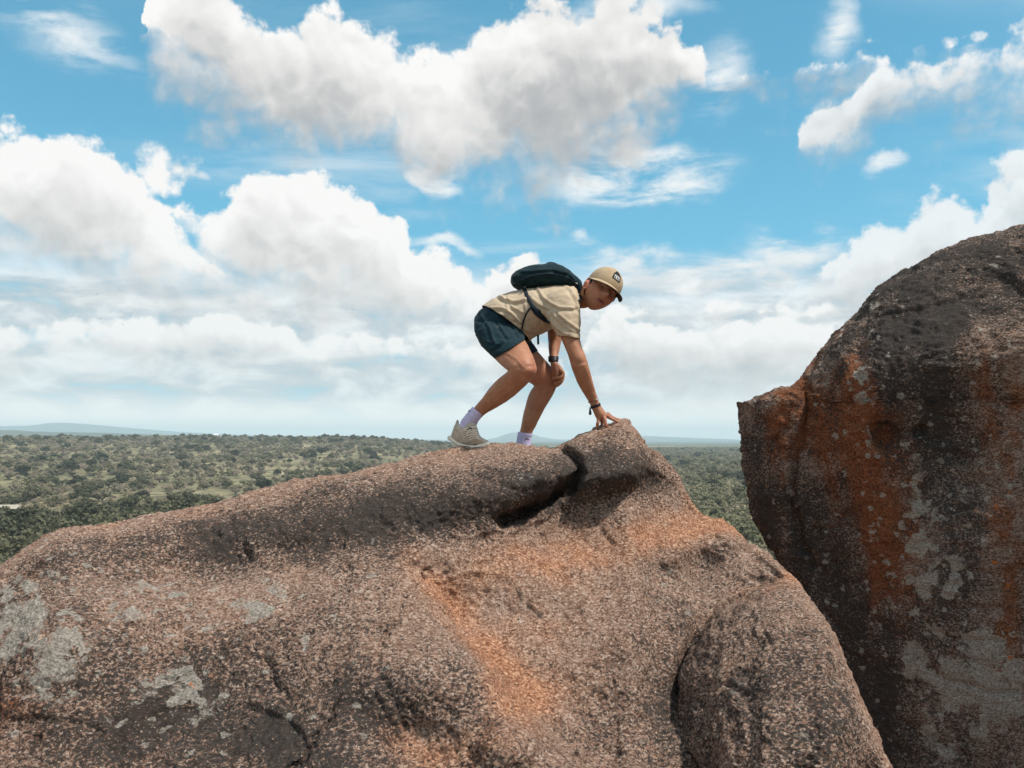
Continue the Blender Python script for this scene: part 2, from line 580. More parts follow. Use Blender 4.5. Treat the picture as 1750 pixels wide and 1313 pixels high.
def build_land():
    az = np.radians(np.concatenate([np.arange(-180, -46, 3.0), np.arange(-46, 46, 0.14), np.arange(46, 180, 3.0)]))
    r = np.concatenate([np.array([0.3, 1.2, 2.5, 4, 5.5, 7, 9, 11.5, 15, 20, 27, 36, 48, 64, 85]), np.geomspace(110, 15000, 330)])
    A, R = np.meshgrid(az, r)
    X, Y = R * np.sin(A), R * np.cos(A)
    Z = land_height(X, Y)
    V = np.stack([X, Y, Z], -1)
    mat, t, b = material('land_scrub', rough=0.95)
    pos = t.new('ShaderNodeNewGeometry').outputs['Position']
    n1 = t.noise(pos, 1 / 55.0, 6, 0.6)
    n2 = t.noise(pos, 1 / 9.0, 5, 0.6)
    n3 = t.noise(pos, 1 / 190.0, 3, 0.5)
    base = t.ramp(n1, [(0.34, (0.165, 0.14, 0.082)), (0.48, (0.235, 0.20, 0.12)), (0.60, (0.31, 0.26, 0.165)), (0.72, (0.42, 0.35, 0.24))])
    dark = t.ramp(n2, [(0.38, (0.40, 0.44, 0.36)), (0.60, (1.1, 1.08, 1.0))])
    c = t.mix(1.0, base, dark, 'MULTIPLY')
    c = t.mix(t.ss(n3, 0.50, 0.66, 0, 0.55), c, (0.11, 0.115, 0.06))
    # bare granite of the dome, pasture to wood far out
    rad = t.v('LENGTH', pos)
    gr = t.ramp(t.noise(pos, 2.2, 8, 0.7), [(0.35, (0.10, 0.075, 0.06)), (0.6, (0.30, 0.20, 0.155))])
    c = t.mix(t.ss(rad, 60, 140), gr, c)
    c = t.mix(t.ss(rad, 1800, 3200), c, (0.07, 0.08, 0.05))
    t.put(b.inputs['Base Color'], c)
    bp = t.new('ShaderNodeBump')
    bp.inputs['Strength'].default_value = 0.6
    bp.inputs['Distance'].default_value = 0.6
    t.put(bp.inputs['Height'], n2)
    t.put(b.inputs['Normal'], bp.outputs[0])
    o = link('ground', mesh_np('ground', V, grid_quads(len(r), len(az), True), mat))
    tag(o, 'rolling scrubland valley around the granite dome', kind='structure')


build_land()


# ------------------------------------------------------------------ trees
def leaf_mat(name, c0, c1, trans=0.25):
    m, t, b = material(name, rough=0.75)
    info = t.new('ShaderNodeObjectInfo')
    pos = t.new('ShaderNodeNewGeometry').outputs['Position']
    n = t.noise(pos, 0.9, 3, 0.6)
    f = t.m('MULTIPLY_ADD', t.m('SUBTRACT', info.outputs['Random'], 0.5), 0.7, n)
    c = t.ramp(f, [(0.25, c0), (0.75, c1)])
    t.put(b.inputs['Base Color'], c)
    tr = t.new('ShaderNodeBsdfTranslucent')
    t.put(tr.inputs[0], c)
    mx = t.new('ShaderNodeMixShader')
    mx.inputs[0].default_value = trans
    out = [q for q in t.n if q.type == 'OUTPUT_MATERIAL'][0]
    t.l.new(b.outputs[0], mx.inputs[1])
    t.l.new(tr.outputs[0], mx.inputs[2])
    t.l.new(mx.outputs[0], out.inputs[0])
    return m


BARK = material('tree_bark', (0.09, 0.072, 0.058), 0.95)[0]
LEAF = [leaf_mat('oak_leaf', (0.065, 0.068, 0.040), (0.165, 0.158, 0.090)),
        leaf_mat('olive_leaf', (0.20, 0.178, 0.112), (0.36, 0.315, 0.205)),
        leaf_mat('dry_twig', (0.23, 0.19, 0.14), (0.42, 0.345, 0.255)),
        leaf_mat('fresh_leaf', (0.165, 0.158, 0.086), (0.30, 0.28, 0.16))]


def tube_np(pts, rad, seg=5):
    pts = np.asarray(pts, float)
    rad = np.asarray(rad, float)
    tn = np.gradient(pts, axis=0)
    tn /= np.linalg.norm(tn, axis=1)[:, None] + 1e-9
    ref = np.array([0.31, 0.95, 0.1])
    a = np.cross(tn, ref)
    a /= np.linalg.norm(a, axis=1)[:, None] + 1e-9
    b_ = np.cross(tn, a)
    th = np.linspace(0, 2 * np.pi, seg, endpoint=False)
    V = pts[:, None] + rad[:, None, None] * (np.cos(th)[None, :, None] * a[:, None] + np.sin(th)[None, :, None] * b_[:, None])
    return V.reshape(-1, 3), grid_quads(len(pts), seg, True)


def tree_meshes(kind, var):
    rg = np.random.default_rng(100 * kind + var)
    # unit: metres, about 7 m tall live oak / scrub
    if kind == 0:      # live oak, broad
        H, W, n, ls, base = 6.0, 4.5, 1500, 0.44, 0.9
    elif kind == 1:    # olive coloured scrub oak
        H, W, n, ls, base = 4.8, 3.8, 1100, 0.42, 0.5
    elif kind == 2:    # bare mesquite, twiggy
        H, W, n, ls, base = 4.0, 3.6, 1100, 0.36, 0.4
    else:              # fresh green
        H, W, n, ls, base = 5.4, 4.0, 1200, 0.44, 0.7
    tv, tq, off = [], [], 0
    lobes = []
    top = np.array([rg.normal(0, .3), rg.normal(0, .3), base + (H - base) * 0.35])
    trunk = np.array([[0, 0, -0.6], [0.05, 0.02, 0.5], [top[0] * .5, top[1] * .5, base * .9], top])
    v, q = tube_np(trunk, [.30, .25, .20, .12], 7)
    tv.append(v); tq.append(q + off); off += len(v)
    nl = 9 if kind != 2 else 11
    for i in range(nl):
        a = 2 * np.pi * (i + rg.uniform(-.3, .3)) / nl
        rr = W * rg.uniform(.30, .72)
        e = np.array([rr * np.cos(a), rr * np.sin(a) * .95, base + (H - base) * rg.uniform(.30, .82) * (1 - .28 * rr / W)])
        if i == 0:
            e = np.array([rg.normal(0, .5), rg.normal(0, .5), H * .82])
        s = trunk[1] * .3 + trunk[3] * .7 if i % 2 else trunk[2]
        mid = (s + e) / 2 + np.array([0, 0, -.25]) + rg.normal(0, .2, 3)
        v, q = tube_np([s, mid, e], [.11, .075, .03], 5)
        tv.append(v); tq.append(q + off); off += len(v)
        lobes.append((e, rg.uniform(.85, 1.45) * W / 4.0))
        for k in range(2):
            e2 = e + rg.normal(0, .8, 3) * W / 4
            v, q = tube_np([mid, (mid + e2) / 2 + rg.normal(0, .15, 3), e2], [.05, .035, .012], 4)
            tv.append(v); tq.append(q + off); off += len(v)
    # leaf clumps: bent quads scattered in the lobes, denser to the rim
    LV = np.zeros((n, 4, 3))
    for i in range(n):
        c, rad = lobes[rg.integers(len(lobes))]
        d = rg.normal(size=3)
        d /= np.linalg.norm(d)
        p = c + d * rad * np.array([1.05, 1.05, .72]) * (rg.uniform(.15, 1) ** .45)
        nn = d * .7 + rg.normal(size=3) * .6 + np.array([0, 0, .35])
        nn /= np.linalg.norm(nn)
        a = np.cross(nn, rg.normal(size=3)); a /= np.linalg.norm(a)
        b_ = np.cross(nn, a)
        s1, s2 = ls * rg.uniform(.5, 1.15), ls * rg.uniform(.35, .8)
        if kind == 2:
            s1, s2 = ls * rg.uniform(.8, 1.7), ls * rg.uniform(.08, .26)
        LV[i] = [p - a * s1, p - b_ * s2 + nn * s2 * .35, p + a * s1, p + b_ * s2 - nn * s2 * .2]
    lq = np.arange(4 * n).reshape(n, 4)
    tm = mesh_np('trunk', np.concatenate(tv), np.concatenate(tq), BARK)
    cm = mesh_np('crown', LV.reshape(-1, 3), lq, LEAF[kind], smooth=False)
    both = mesh_np('tree', np.concatenate(tv + [LV.reshape(-1, 3)]), np.concatenate(tq + [lq + off]), BARK, smooth=False)
    both.materials.append(LEAF[kind])
    mi = np.zeros(len(both.polygons), np.int32)
    mi[-n:] = 1
    both.polygons.foreach_set('material_index', mi)
    return tm, cm, both


TREES = [[tree_meshes(k, v) for v in range(3)] for k in range(4)]

TREE_TXT = [('live_oak', 'dark green live oak with a dense crown', 'dark live oaks'),
            ('scrub_oak', 'olive scrub oak with a loose rounded crown', 'olive scrub oaks'),
            ('mesquite', 'grey brown twiggy mesquite', 'bare mesquites'),
            ('leafy_tree', 'yellow green leafy tree', 'yellow green trees')]
TREE_PLACE = ['in the grove around the pale-roofed shed', 'on the rise beyond the sloping boulder', 'in the valley between the two boulders']
_skyline = np.array([(-600, 1380), (-250, 1090), (0, 962), (70, 918), (150, 893), (250, 880), (380, 855), (500, 822), (700, 787), (800, 768), (950, 762), (1078, 718), (1120, 780), (1170, 828), (1200, 875), (1240, 885), (1310, 945), (1311, 700), (1750, 380)], float)


def build_trees():
    rg = np.random.default_rng(21)
    pts = []
    n = 60000
    az = rg.uniform(-math.radians(46), math.radians(40), n)
    rr = np.sqrt(rg.uniform(150.0 ** 2, 1900.0 ** 2, n))
    near = np.sqrt(rg.uniform(120.0 ** 2, 520.0 ** 2, 5200))
    az = np.concatenate([az, rg.uniform(-math.radians(46), math.radians(40), 5200)])
    rr = np.concatenate([rr, near])
    x, y = rr * np.sin(az), rr * np.cos(az)
    p = np.stack([x, y, 0 * x], -1)
    dens = fbm(p, 1 / 70.0, 3) * 0.55 + fbm(p, 1 / 260.0, 2) * 0.45
    u = CU + F * np.tan(az)
    right = sstep(u, 1000, 1100)
    grove = (np.exp(-((rr - 235) / 42.0) ** 2) + .5 * (rr < 230)) * sstep(-u, -560, -330)
    keep = rg.uniform(0, 1, len(x)) < np.clip(0.50 + 0.75 * dens + right * .45 + grove * .6, 0.06, 1)
    x, y, rr, u, right, grove, dens = [q[keep] for q in (x, y, rr, u, right, grove, dens)]
    z = land_height(x, y)
    m = len(x)
    f2 = fbm(np.stack([x, y, 0 * x + 5], -1), 1 / 120.0, 2)
    kind = np.zeros(m, int)
    w = rg.uniform(0, 1, m)
    # shares of kinds: scrub prevails, live oaks in clusters and in the grove
    p0 = np.clip((.07 + .22 * np.maximum(f2, 0)) * (1 - .8 * right) + .50 * grove, 0, .9)
    p1 = .36 + .04 * right
    p3 = .10 + .22 * right + .12 * grove
    kind = np.where(w < p0, 0, np.where(w < p0 + p1, 1, np.where(w < p0 + p1 + p3, 3, 2)))
    sc = rg.uniform(.45, 1.15, m) ** 1.2 * np.where(kind == 0, 1.05, 0.85) + .35 * grove * (kind == 0) + .25 * right + .10
    rot = rg.uniform(0, 6.28, m)
    var = rg.integers(0, 3, m)
    # the largest in view become single trees
    pu, pv, dep = project(np.stack([x, y, z + 3 * sc], -1))
    vis = (pu > -30) & (pu < 1310) & (pv < np.interp(pu, _skyline[:, 0], _skyline[:, 1]) + 6)
    vis &= ~((pu > 800) & (pu < 1085))
    size = np.where(vis, sc / dep, 0)
    order = np.argsort(-size)
    single = order[:290]
    rest = np.ones(m, bool)
    rest[single] = False
    for i in single:
        nm, lab, grp = TREE_TXT[kind[i]]
        tm, cm, _ = TREES[kind[i]][var[i]]
        e = empty(nm, (x[i], y[i], z[i]), rot[i])
        e.scale = (sc[i], sc[i], sc[i])
        pl = TREE_PLACE[2 if pu[i] > 1000 else (0 if rr[i] < 330 else 1)]
        sz = 'big' if sc[i] > (1.0 if pu[i] > 1000 or rr[i] < 330 else .8) else 'small'
        tag(e, sz + ' ' + lab + ' ' + pl, 'tree', sz + ' ' + grp + ' ' + pl)
        link('trunk', tm, e)
        link('crown', cm, e)
    # the far wood as one mass
    coll = bpy.data.collections.new('tree_kinds')
    k = 0
    for a in range(4):
        for b_ in range(3):
            ob = bpy.data.objects.new('tree_kind_%02d' % (a * 3 + b_), TREES[a][b_][2])
            coll.objects.link(ob)
    idx = np.where(rest)[0]
    # far belt of woods out to the ridges, thin sampling
    me = bpy.data.meshes.new('woodland')
    me.vertices.add(len(idx))
    me.vertices.foreach_set('co', np.stack([x[idx], y[idx], z[idx]], -1).astype(np.float32).ravel())
    set_attr(me, 'rot', rot[idx])
    set_attr(me, 'size', sc[idx])
    a = me.attributes.new('pick', 'INT', 'POINT')
    a.data.foreach_set('value', (kind[idx] * 3 + var[idx]).astype(np.int32))
    o = link('woodland', me)
    tag(o, 'mass of scrub oak and mesquite covering the far valley', 'woodland', kind='stuff')
    g = bpy.data.node_groups.new('scatter_trees', 'GeometryNodeTree')
    g.interface.new_socket('Geometry', in_out='INPUT', socket_type='NodeSocketGeometry')
    g.interface.new_socket('Geometry', in_out='OUTPUT', socket_type='NodeSocketGeometry')
    gi, go = g.nodes.new('NodeGroupInput'), g.nodes.new('NodeGroupOutput')
    ci = g.nodes.new('GeometryNodeCollectionInfo')
    ci.inputs['Collection'].default_value = coll
    ci.inputs['Separate Children'].default_value = True
    ci.inputs['Reset Children'].default_value = True
    ip = g.nodes.new('GeometryNodeInstanceOnPoints')
    ip.inputs['Pick Instance'].default_value = True

    def named(nm, typ):
        q = g.nodes.new('GeometryNodeInputNamedAttribute')
        q.data_type = typ
        q.inputs['Name'].default_value = nm
        return [s for s in q.outputs if s.enabled and s.name == 'Attribute'][0]
    cx = g.nodes.new('ShaderNodeCombineXYZ')
    g.links.new(named('rot', 'FLOAT'), cx.inputs[2])
    er = g.nodes.new('FunctionNodeEulerToRotation')
    g.links.new(cx.outputs[0], er.inputs[0])
    g.links.new(gi.outputs[0], ip.inputs['Points'])
    g.links.new(ci.outputs[0], ip.inputs['Instance'])
    g.links.new(named('pick', 'INT'), ip.inputs['Instance Index'])
    g.links.new(er.outputs[0], ip.inputs['Rotation'])
    g.links.new(named('size', 'FLOAT'), ip.inputs['Scale'])
    g.links.new(ip.outputs[0], go.inputs[0])
    md = o.modifiers.new('scatter', 'NODES')
    md.node_group = g
    print('trees', m, 'single', len(single), 'rest', len(idx))


build_trees()


# ------------------------------------------------------------------ granite boulders
def rock_mat(name, dark_bias, grey=0.0):
    m, t, b = material(name, rough=0.92)
    pos = t.new('ShaderNodeNewGeometry').outputs['Position']
    wob = t.noise(pos, 24.0, 3, 0.6, out='Color')
    p = t.v('ADD', pos, t.v('SCALE', wob, scale=0.022))
    flat = t.v('MULTIPLY', p, (0.78, 0.9, 1.12))
    cell = t.sep(t.voro(flat, 150.0, out='Color'))
    mid = t.noise(pos, 6.0, 7, 0.66)
    big = t.noise(pos, 1.5, 5, 0.6)
    fine = t.noise(flat, 98.0, 6, 0.74)
    fine2 = t.noise(t.v('ADD', flat, (7.1, 3.3, 1.7)), 120.0, 5, 0.70)
    # minerals: pink feldspar, buff, grey quartz
    k = t.m('ADD', t.m('MULTIPLY', cell[0], 0.55), t.m('MULTIPLY', t.m('SUBTRACT', fine2, 0.27), 1.0))
    c = t.ramp(k, [(0.10, (0.105, 0.056, 0.038)), (0.34, (0.265, 0.152, 0.108)), (0.58, (0.415, 0.270, 0.198)), (0.80, (0.59, 0.44, 0.35)), (1.0, (0.78, 0.66, 0.56))])
    tone = t.noise(pos, 2.6, 6, 0.65)
    c = t.mix(t.ss(tone, 0.46, 0.62, 0, 0.45), c, t.mix(1.0, c, (0.92, 1.0, 1.05), 'MULTIPLY'))
    if grey:
        c = t.mix(grey, c, t.mix(1.0, c, (0.55, 0.62, 0.68), 'MULTIPLY'))
    # orange wash and rust stains
    mf = t.m('ADD', t.m('MULTIPLY', t.m('SUBTRACT', mid, 0.5), 1.6), t.m('MULTIPLY', t.m('SUBTRACT', fine, 0.5), 0.9))
    orange = t.m('ADD', t.attr('orange'), mf)
    c = t.mix(t.m('MULTIPLY', t.ss(orange, 0.10, 0.95), 0.95), c, t.mix(1.0, c, (1.32, 1.00, 0.78), 'MULTIPLY'))
    rust = t.m('ADD', t.attr('rust'), t.m('MULTIPLY', mf, 1.6))
    c = t.mix(t.m('MULTIPLY', t.ss(rust, 0.18, 0.62), 0.88), c, t.mix(t.ss(fine2, .35, .65), (0.075, 0.025, 0.012), (0.37, 0.125, 0.044)))
    # black crust and some painted shade: irregular specks that close up into patches
    dk = t.m('ADD', t.attr('dark'), t.m('MULTIPLY', t.m('SUBTRACT', big, 0.5), 0.9))
    dk = t.m('ADD', dk, t.m('MULTIPLY', t.m('SUBTRACT', mid, 0.5), 1.2))
    sp = t.m('ADD', dk, t.m('MULTIPLY', t.m('SUBTRACT', fine, 0.5), t.lin(tone, 0.36, 0.64, 3.0, 7.0)))
    black = t.ss(sp, 0.16 - dark_bias, 0.52 - dark_bias)
    crust = t.mix(fine2, (0.010, 0.009, 0.009), (0.085, 0.076, 0.070))
    c = t.mix(t.m('MULTIPLY', black, 0.93), c, crust)
    # pale grey lichen: ragged sheets and small rosettes
    lp = t.v('ADD', pos, t.v('SCALE', t.noise(pos, 11.0, 5, 0.65, out='Color'), scale=0.09))
    sm = t.voro(lp, 24.0, out='Distance')
    smc = t.sep(t.voro(lp, 24.0, out='Color'))
    smm = t.m('MULTIPLY', t.ss(t.m('ADD', sm, t.m('MULTIPLY', t.m('SUBTRACT', fine, 0.5), 0.7)), 0.42, 0.28), t.ss(t.m('ADD', smc[0], t.m('MULTIPLY', t.attr('pale'), 0.55)), 0.90, 0.95))
    lp2 = t.v('ADD', pos, t.v('SCALE', t.noise(pos, 30.0, 4, 0.65, out='Color'), scale=0.05))
    crc = t.sep(t.voro(lp2, 15.0, out='Color'))
    sheet = t.ss(t.m('ADD', t.m('ADD', t.attr('sheet'), t.m('MULTIPLY', t.m('SUBTRACT', crc[0], 0.5), 0.9)), t.m('MULTIPLY', mf, 1.0)), 0.40, 0.50)
    lich = t.m('MAXIMUM', t.m('MULTIPLY', smm, 0.75), t.m('MULTIPLY', sheet, 0.85))
    lc = t.mix(t.ss(fine2, 0.3, 0.7), (0.15, 0.135, 0.115), (0.62, 0.56, 0.48))
    c = t.mix(lich, c, lc)
    # bright orange lichen flecks
    ol = t.m('MULTIPLY', t.ss(sm, 0.34, 0.22), t.ss(t.m('ADD', smc[1], t.m('MULTIPLY', t.attr('fleck'), 0.30)), 0.99, 1.03))
    c = t.mix(ol, c, (0.50, 0.135, 0.025))
    t.put(b.inputs['Base Color'], c)
    h = t.m('ADD', t.m('MULTIPLY', fine, -1.3), t.m('MULTIPLY', fine2, 0.7))
    h = t.m('ADD', h, t.m('MULTIPLY', cell[0], 0.25))
    bp = t.new('ShaderNodeBump')
    bp.inputs['Strength'].default_value = 1.0
    bp.inputs['Distance'].default_value = 0.012
    t.put(bp.inputs['Height'], h)
    t.put(b.inputs['Normal'], bp.outputs[0])
    b.inputs['Specular IOR Level'].default_value = 0.15
    return m


def smooth1(x, y, xs, w):
    """interpolate a hand-measured outline and round its corners"""
    f = np.interp(xs, x, y)
    k = np.exp(-0.5 * (np.arange(-3 * w, 3 * w + 1) / w) ** 2)
    k /= k.sum()
    fp = np.pad(f, 3 * w, mode='reflect', reflect_type='odd')
    return np.convolve(fp, k, 'valid')


def gau(u, v, cu, cv, su, sv, ang=0.0):
    a = math.radians(ang)
    du, dv = u - cu, v - cv
    x = du * math.cos(a) + dv * math.sin(a)
    y = -du * math.sin(a) + dv * math.cos(a)
    return np.exp(-0.5 * ((x / su) ** 2 + (y / sv) ** 2))


def pline(u, v, pts):
    """distance to a polyline and signed side (positive = right of travel)"""
    best = np.full(u.shape, 1e9)
    side = np.zeros(u.shape)
    for (ax, ay), (bx, by) in zip(pts[:-1], pts[1:]):
        dx, dy = bx - ax, by - ay
        L2 = dx * dx + dy * dy
        s = np.clip(((u - ax) * dx + (v - ay) * dy) / L2, 0, 1)
        d = np.hypot(u - ax - s * dx, v - ay - s * dy)
        sg = np.sign((u - ax) * -dy + (v - ay) * dx)
        m = d < best
        best = np.where(m, d, best)
        side = np.where(m, sg, side)
    return best, side


def line(u, v, pts, w):
    return np.exp(-0.5 * (pline(u, v, pts)[0] / w) ** 2)


def grain_relief(V, Nn, amp=1.0, lowamp=1.0):
    """weathered granite: broken swells, flaked edges, pits, coarse grain"""
    w = np.stack([perlin(V * 5.0), perlin(V * 5.0 + 31), perlin(V * 5.0 + 67)], -1)
    Q = V + 0.05 * w
    d = fbm(Q, 2.4, 3, 0.5) * 0.016 * lowamp
    rg = 1 - np.abs(perlin(Q * np.array([1.7, 1.7, 2.6])))
    d = d - 0.010 * lowamp * sstep(rg, 0.90, 1.0)                       # shallow joints
    st = perlin(Q * np.array([2.6, 2.6, 4.2]) + 9)
    d = d + 0.012 * lowamp * (sstep(st, -.02, .06) - .5)                # flaked sheets
    d = d - np.abs(fbm(Q, 11.0, 3, 0.55)) * 0.014 * amp
    d = d + np.abs(fbm(V * np.array([.7, .85, 1.2]), 34.0, 2, 0.6)) * -0.0095 * amp
    pit = perlin(Q * 7.0 + 3)
    d = d - 0.007 * amp * sstep(pit, .48, .75)
    d = d - np.median(d)
    return V + Nn * d[..., None]


def build_main_rock():
    us = np.arange(-760, 1665, 2.35)
    crest = np.array([(-800, 1560), (-560, 1330), (-350, 1160), (-180, 1055), (-60, 990), (0, 962), (30, 945), (50, 930), (70, 918), (95, 907), (130, 897), (200, 889), (250, 881), (300, 872), (340, 863), (365, 861), (380, 855), (420, 844), (455, 834), (500, 823), (540, 813), (600, 806), (650, 798), (700, 788), (750, 776), (785, 766), (840, 761), (870, 759), (950, 761), (954, 757), (980, 745), (1010, 735), (1025, 731), (1045, 726), (1062, 719), (1076, 719), (1086, 730), (1100, 752), (1120, 780), (1150, 806), (1168, 828), (1178, 850), (1196, 874), (1215, 882), (1238, 886), (1262, 904), (1290, 931), (1312, 944), (1335, 968), (1362, 1002), (1388, 1037), (1410, 1060), (1428, 1098), (1450, 1150), (1470, 1208), (1500, 1262), (1525, 1318), (1580, 1430), (1700, 1650)], float)
    vc = smooth1(crest[:, 0], crest[:, 1], us, 2)
    dcv = np.array([(-800, 2.6), (-350, 3.0), (0, 3.45), (200, 3.7), (400, 3.88), (650, 4.0), (780, 4.06), (860, 4.08), (945, 4.12), (1000, 4.20), (1080, 4.22), (1180, 4.12), (1240, 4.02), (1310, 3.82), (1400, 3.35), (1470, 2.95), (1530, 2.7), (1700, 2.4)], float)
    Dc = smooth1(dcv[:, 0], dcv[:, 1], us, 10)
    nf = 265
    q = np.linspace(0, 1, nf) ** 1.12
    U = np.broadcast_to(us, (nf, len(us)))
    VB = np.maximum(1560.0, vc + 120)
    Vp = vc + q[:, None] * (VB - vc)
    t = Vp - vc
    span = np.interp(us, [-800, 0, 600, 1000, 1300, 1450, 1700], [0.9, 1.25, 1.65, 1.75, 1.55, 0.95, 0.6])
    rnd = np.interp(us, [-800, 0, 500, 930, 960, 1090, 1120, 1240, 1320, 1700], [.62, .62, .66, .62, .70, .72, .80, .72, .62, .55])
    D = Dc - span * (t / 550.0) ** rnd
    u, v = U, Vp
    f = 0.0
    # the long slab under the climber's feet and its blunt end
    f = f + 0.11 * gau(u, v, 850, 828, 150, 36, -9) + 0.12 * gau(u, v, 950, 800, 40, 28, 20)
    # hollow worn out below it
    f = f - 0.15 * gau(u, v, 915, 918, 140, 42, -16) - 0.20 * gau(u, v, 1010, 965, 180, 70, -8)
    f = f - 0.05 * gau(u, v, 620, 930, 150, 30, -14)
    # knob under the hand
    f = f + 0.08 * gau(u, v, 1085, 785, 62, 48, 25) - 0.08 * gau(u, v, 1070, 842, 70, 16, -12) + 0.04 * gau(u, v, 1050, 815, 60, 14, -14)
    # ledge on the right and steps under it
    f = f + 0.13 * gau(u, v, 1195, 925, 85, 24, -14) - 0.04 * gau(u, v, 1215, 985, 70, 26, -18)
    # trough running down to the right: steep lit flank on its left side
    d, sd = pline(u, v, [(700, 955), (740, 990), (800, 1078), (865, 1132), (905, 1205), (965, 1260)])
    f = f - 0.30 * np.exp(-0.5 * ((d * np.where(sd < 0, 1 / 120.0, 1 / 18.0)) ** 2)) * sstep(v, 940, 1060)
    # humps left of the trough
    f = f + 0.07 * gau(u, v, 640, 1085, 130, 100, 25) + 0.07 * gau(u, v, 755, 1160, 70, 50, 20) - 0.07 * gau(u, v, 700, 1262, 70, 36, 20)
    f = f + 0.07 * gau(u, v, 870, 1275, 45, 30)
    # long swell on the left
    f = f + 0.10 * gau(u, v, 330, 1075, 190, 55, -4) - 0.08 * gau(u, v, 330, 980, 190, 30, -6) + 0.08 * gau(u, v, 120, 1090, 90, 110)
    # round lobe at the right, set off by a crease
    rho = np.clip(1 - ((u - 1345) / 185.0) ** 2 - ((v - 1195) / 205.0) ** 2, 0, 1)
    f = f + 0.31 * np.sqrt(rho + 1e-6)
    f = f - 0.07 * line(u, v, [(1390, 985), (1330, 988), (1270, 1004), (1225, 1032), (1192, 1085), (1166, 1150), (1155, 1230)], 13)
    f = f - 0.12 * gau(u, v, 1075, 1190, 80, 120)
    # splits
    f = f - 0.20 * line(u, v, [(950, 758), (966, 772), (984, 786), (990, 802), (975, 832), (945, 852), (905, 872), (860, 890)], 7.0)
    wig = 5 * np.sin(v / 9.0) + 3 * np.sin(v / 3.7)
    f = f - 0.022 * line(u + wig, v, [(735, 970), (700, 1018), (682, 1052), (655, 1102)], 2.2)
    f = f - 0.020 * line(u + wig, v, [(585, 1195), (555, 1240), (505, 1313), (480, 1350)], 2.6)
    f = f - 0.03 * line(u, v, [(1172, 1115), (1160, 1160), (1163, 1200)], 5.0)
    f = f * sstep(t, 0, 26)
    D = D - f
    V = at(U, Vp, D)
    # back side: over the crest and down
    nb = 90
    s = (np.linspace(0, 1, nb + 1)[1:]) ** 1.5 * 2.6
    cr = V[0]
    rd = ray(us, vc)
    slope = rd[:, 2] / rd[:, 1]
    B = np.empty((nb, len(us), 3))
    B[..., 0] = cr[:, 0] + s[:, None] * (rd[:, 0] / rd[:, 1]) * 0.9
    B[..., 1] = cr[:, 1] + s[:, None]
    fall = np.interp(us, [-800, 700, 960, 1060, 1100, 1700], [.10, .10, .12, .30, .40, .40])
    B[..., 2] = cr[:, 2] + s[:, None] * np.minimum(slope, 0.05) - fall * s[:, None] - 0.36 * s[:, None] ** 2
    B[..., 2] = np.maximum(B[..., 2], -1.4)
    G = np.concatenate([B[::-1], V], 0)
    Ua = np.concatenate([np.broadcast_to(us, B.shape[:2]), U], 0)
    Va = np.concatenate([np.broadcast_to(vc, B.shape[:2]), Vp], 0)
    N = grid_normals(G)
    if N[nb + 120, 500, 1] > 0:
        N = -N
    G2 = grain_relief(G, N)
    # hold the stance and the hand hold close to the measured outline
    me = mesh_np('boulder', G2, grid_quads(G2.shape[0], G2.shape[1]), rock_mat('granite', 0.0))
    # mineral and lichen stains, with some light and shade painted in
    u, v = Ua, Va
    cv = np.broadcast_to(vc, Ua.shape)
    orange = (.60 * gau(u, v, 778, 1048, 110, 20, 52) + .58 * gau(u, v, 868, 1150, 60, 28, 58) + .65 * gau(u, v, 905, 1195, 55, 26, 0)
              + gau(u, v, 960, 955, 170, 30, -10) * .52 + gau(u, v, 1190, 908, 85, 20, -12) * .42 + gau(u, v, 715, 1280, 70, 34, 25) * .75  # brightness of the up-facing ledge is painted in as orange
              + gau(u, v, 840, 1265, 60, 30) * .5 + gau(u, v, 1320, 1000, 90, 12, -14) * .5 + gau(u, v, 1120, 885, 90, 26, -5) * .4  # bright upper rim of the lobe: painted light
              + .30 * np.exp(-((v - cv) / 22.0) ** 2) + .30 * gau(u, v, 920, 1050, 150, 90, 35) - .05)  # warmer crest: light on the top edge painted in
    dark = (.46 * gau(u, v, 450, 912, 280, 40, -11) + .50 * gau(u, v, 800, 866, 180, 30, -12) + .48 * gau(u, v, 1040, 815, 90, 40, -10)  # dark underside of the knob: shade put into the colour
            + .12 * gau(u, v, 690, 1185, 130, 40, -15) + .36 * gau(u, v, 230, 1190, 330, 90, 10) + .22 * gau(u, v, 1360, 1200, 110, 110, 0)
            + .28 * gau(u, v, 430, 1250, 200, 70) + .20 * gau(u, v, 560, 1010, 120, 40, -30) + .30 * gau(u, v, 1150, 1180, 40, 120)  # left flank of the lobe darkened: painted shade
            - .34 * np.exp(-((v - cv) / 20.0) ** 2) - .40 * np.clip(orange, 0, 1) - .30 * gau(u, v, 400, 1010, 200, 28, -3) - .20 * gau(u, v, 960, 1030, 130, 80) + .17)  # crest and upward-facing strip lightened, their light painted in
    dark = np.where(np.arange(len(G2))[:, None] < nb, dark - .1, dark)
    rust = (.55 * gau(u, v, 25, 1190, 50, 50) + .45 * gau(u, v, 60, 985, 34, 20, -50) + .30 * gau(u, v, 170, 1260, 170, 50) + .38 * gau(u, v, 85, 925, 36, 14)
            + .16 * gau(u, v, 300, 1170, 220, 80) - .22)
    pale = .8 * gau(u, v, 60, 1080, 60, 80, 10) + .40 * gau(u, v, 110, 1130, 60, 60) + .35 * gau(u, v, 350, 1170, 180, 90) + .25 * gau(u, v, 300, 1060, 130, 50) - .12
    sheet = 1.0 * gau(u, v, 45, 1075, 34, 70, 0) + .85 * gau(u, v, 108, 1130, 26, 50, 10) + .42 * gau(u, v, 330, 1025, 150, 30, -4) + .34 * gau(u, v, 330, 1180, 130, 60) - .24
    fleck = .22 * gau(u, v, 330, 1150, 200, 90) - .1
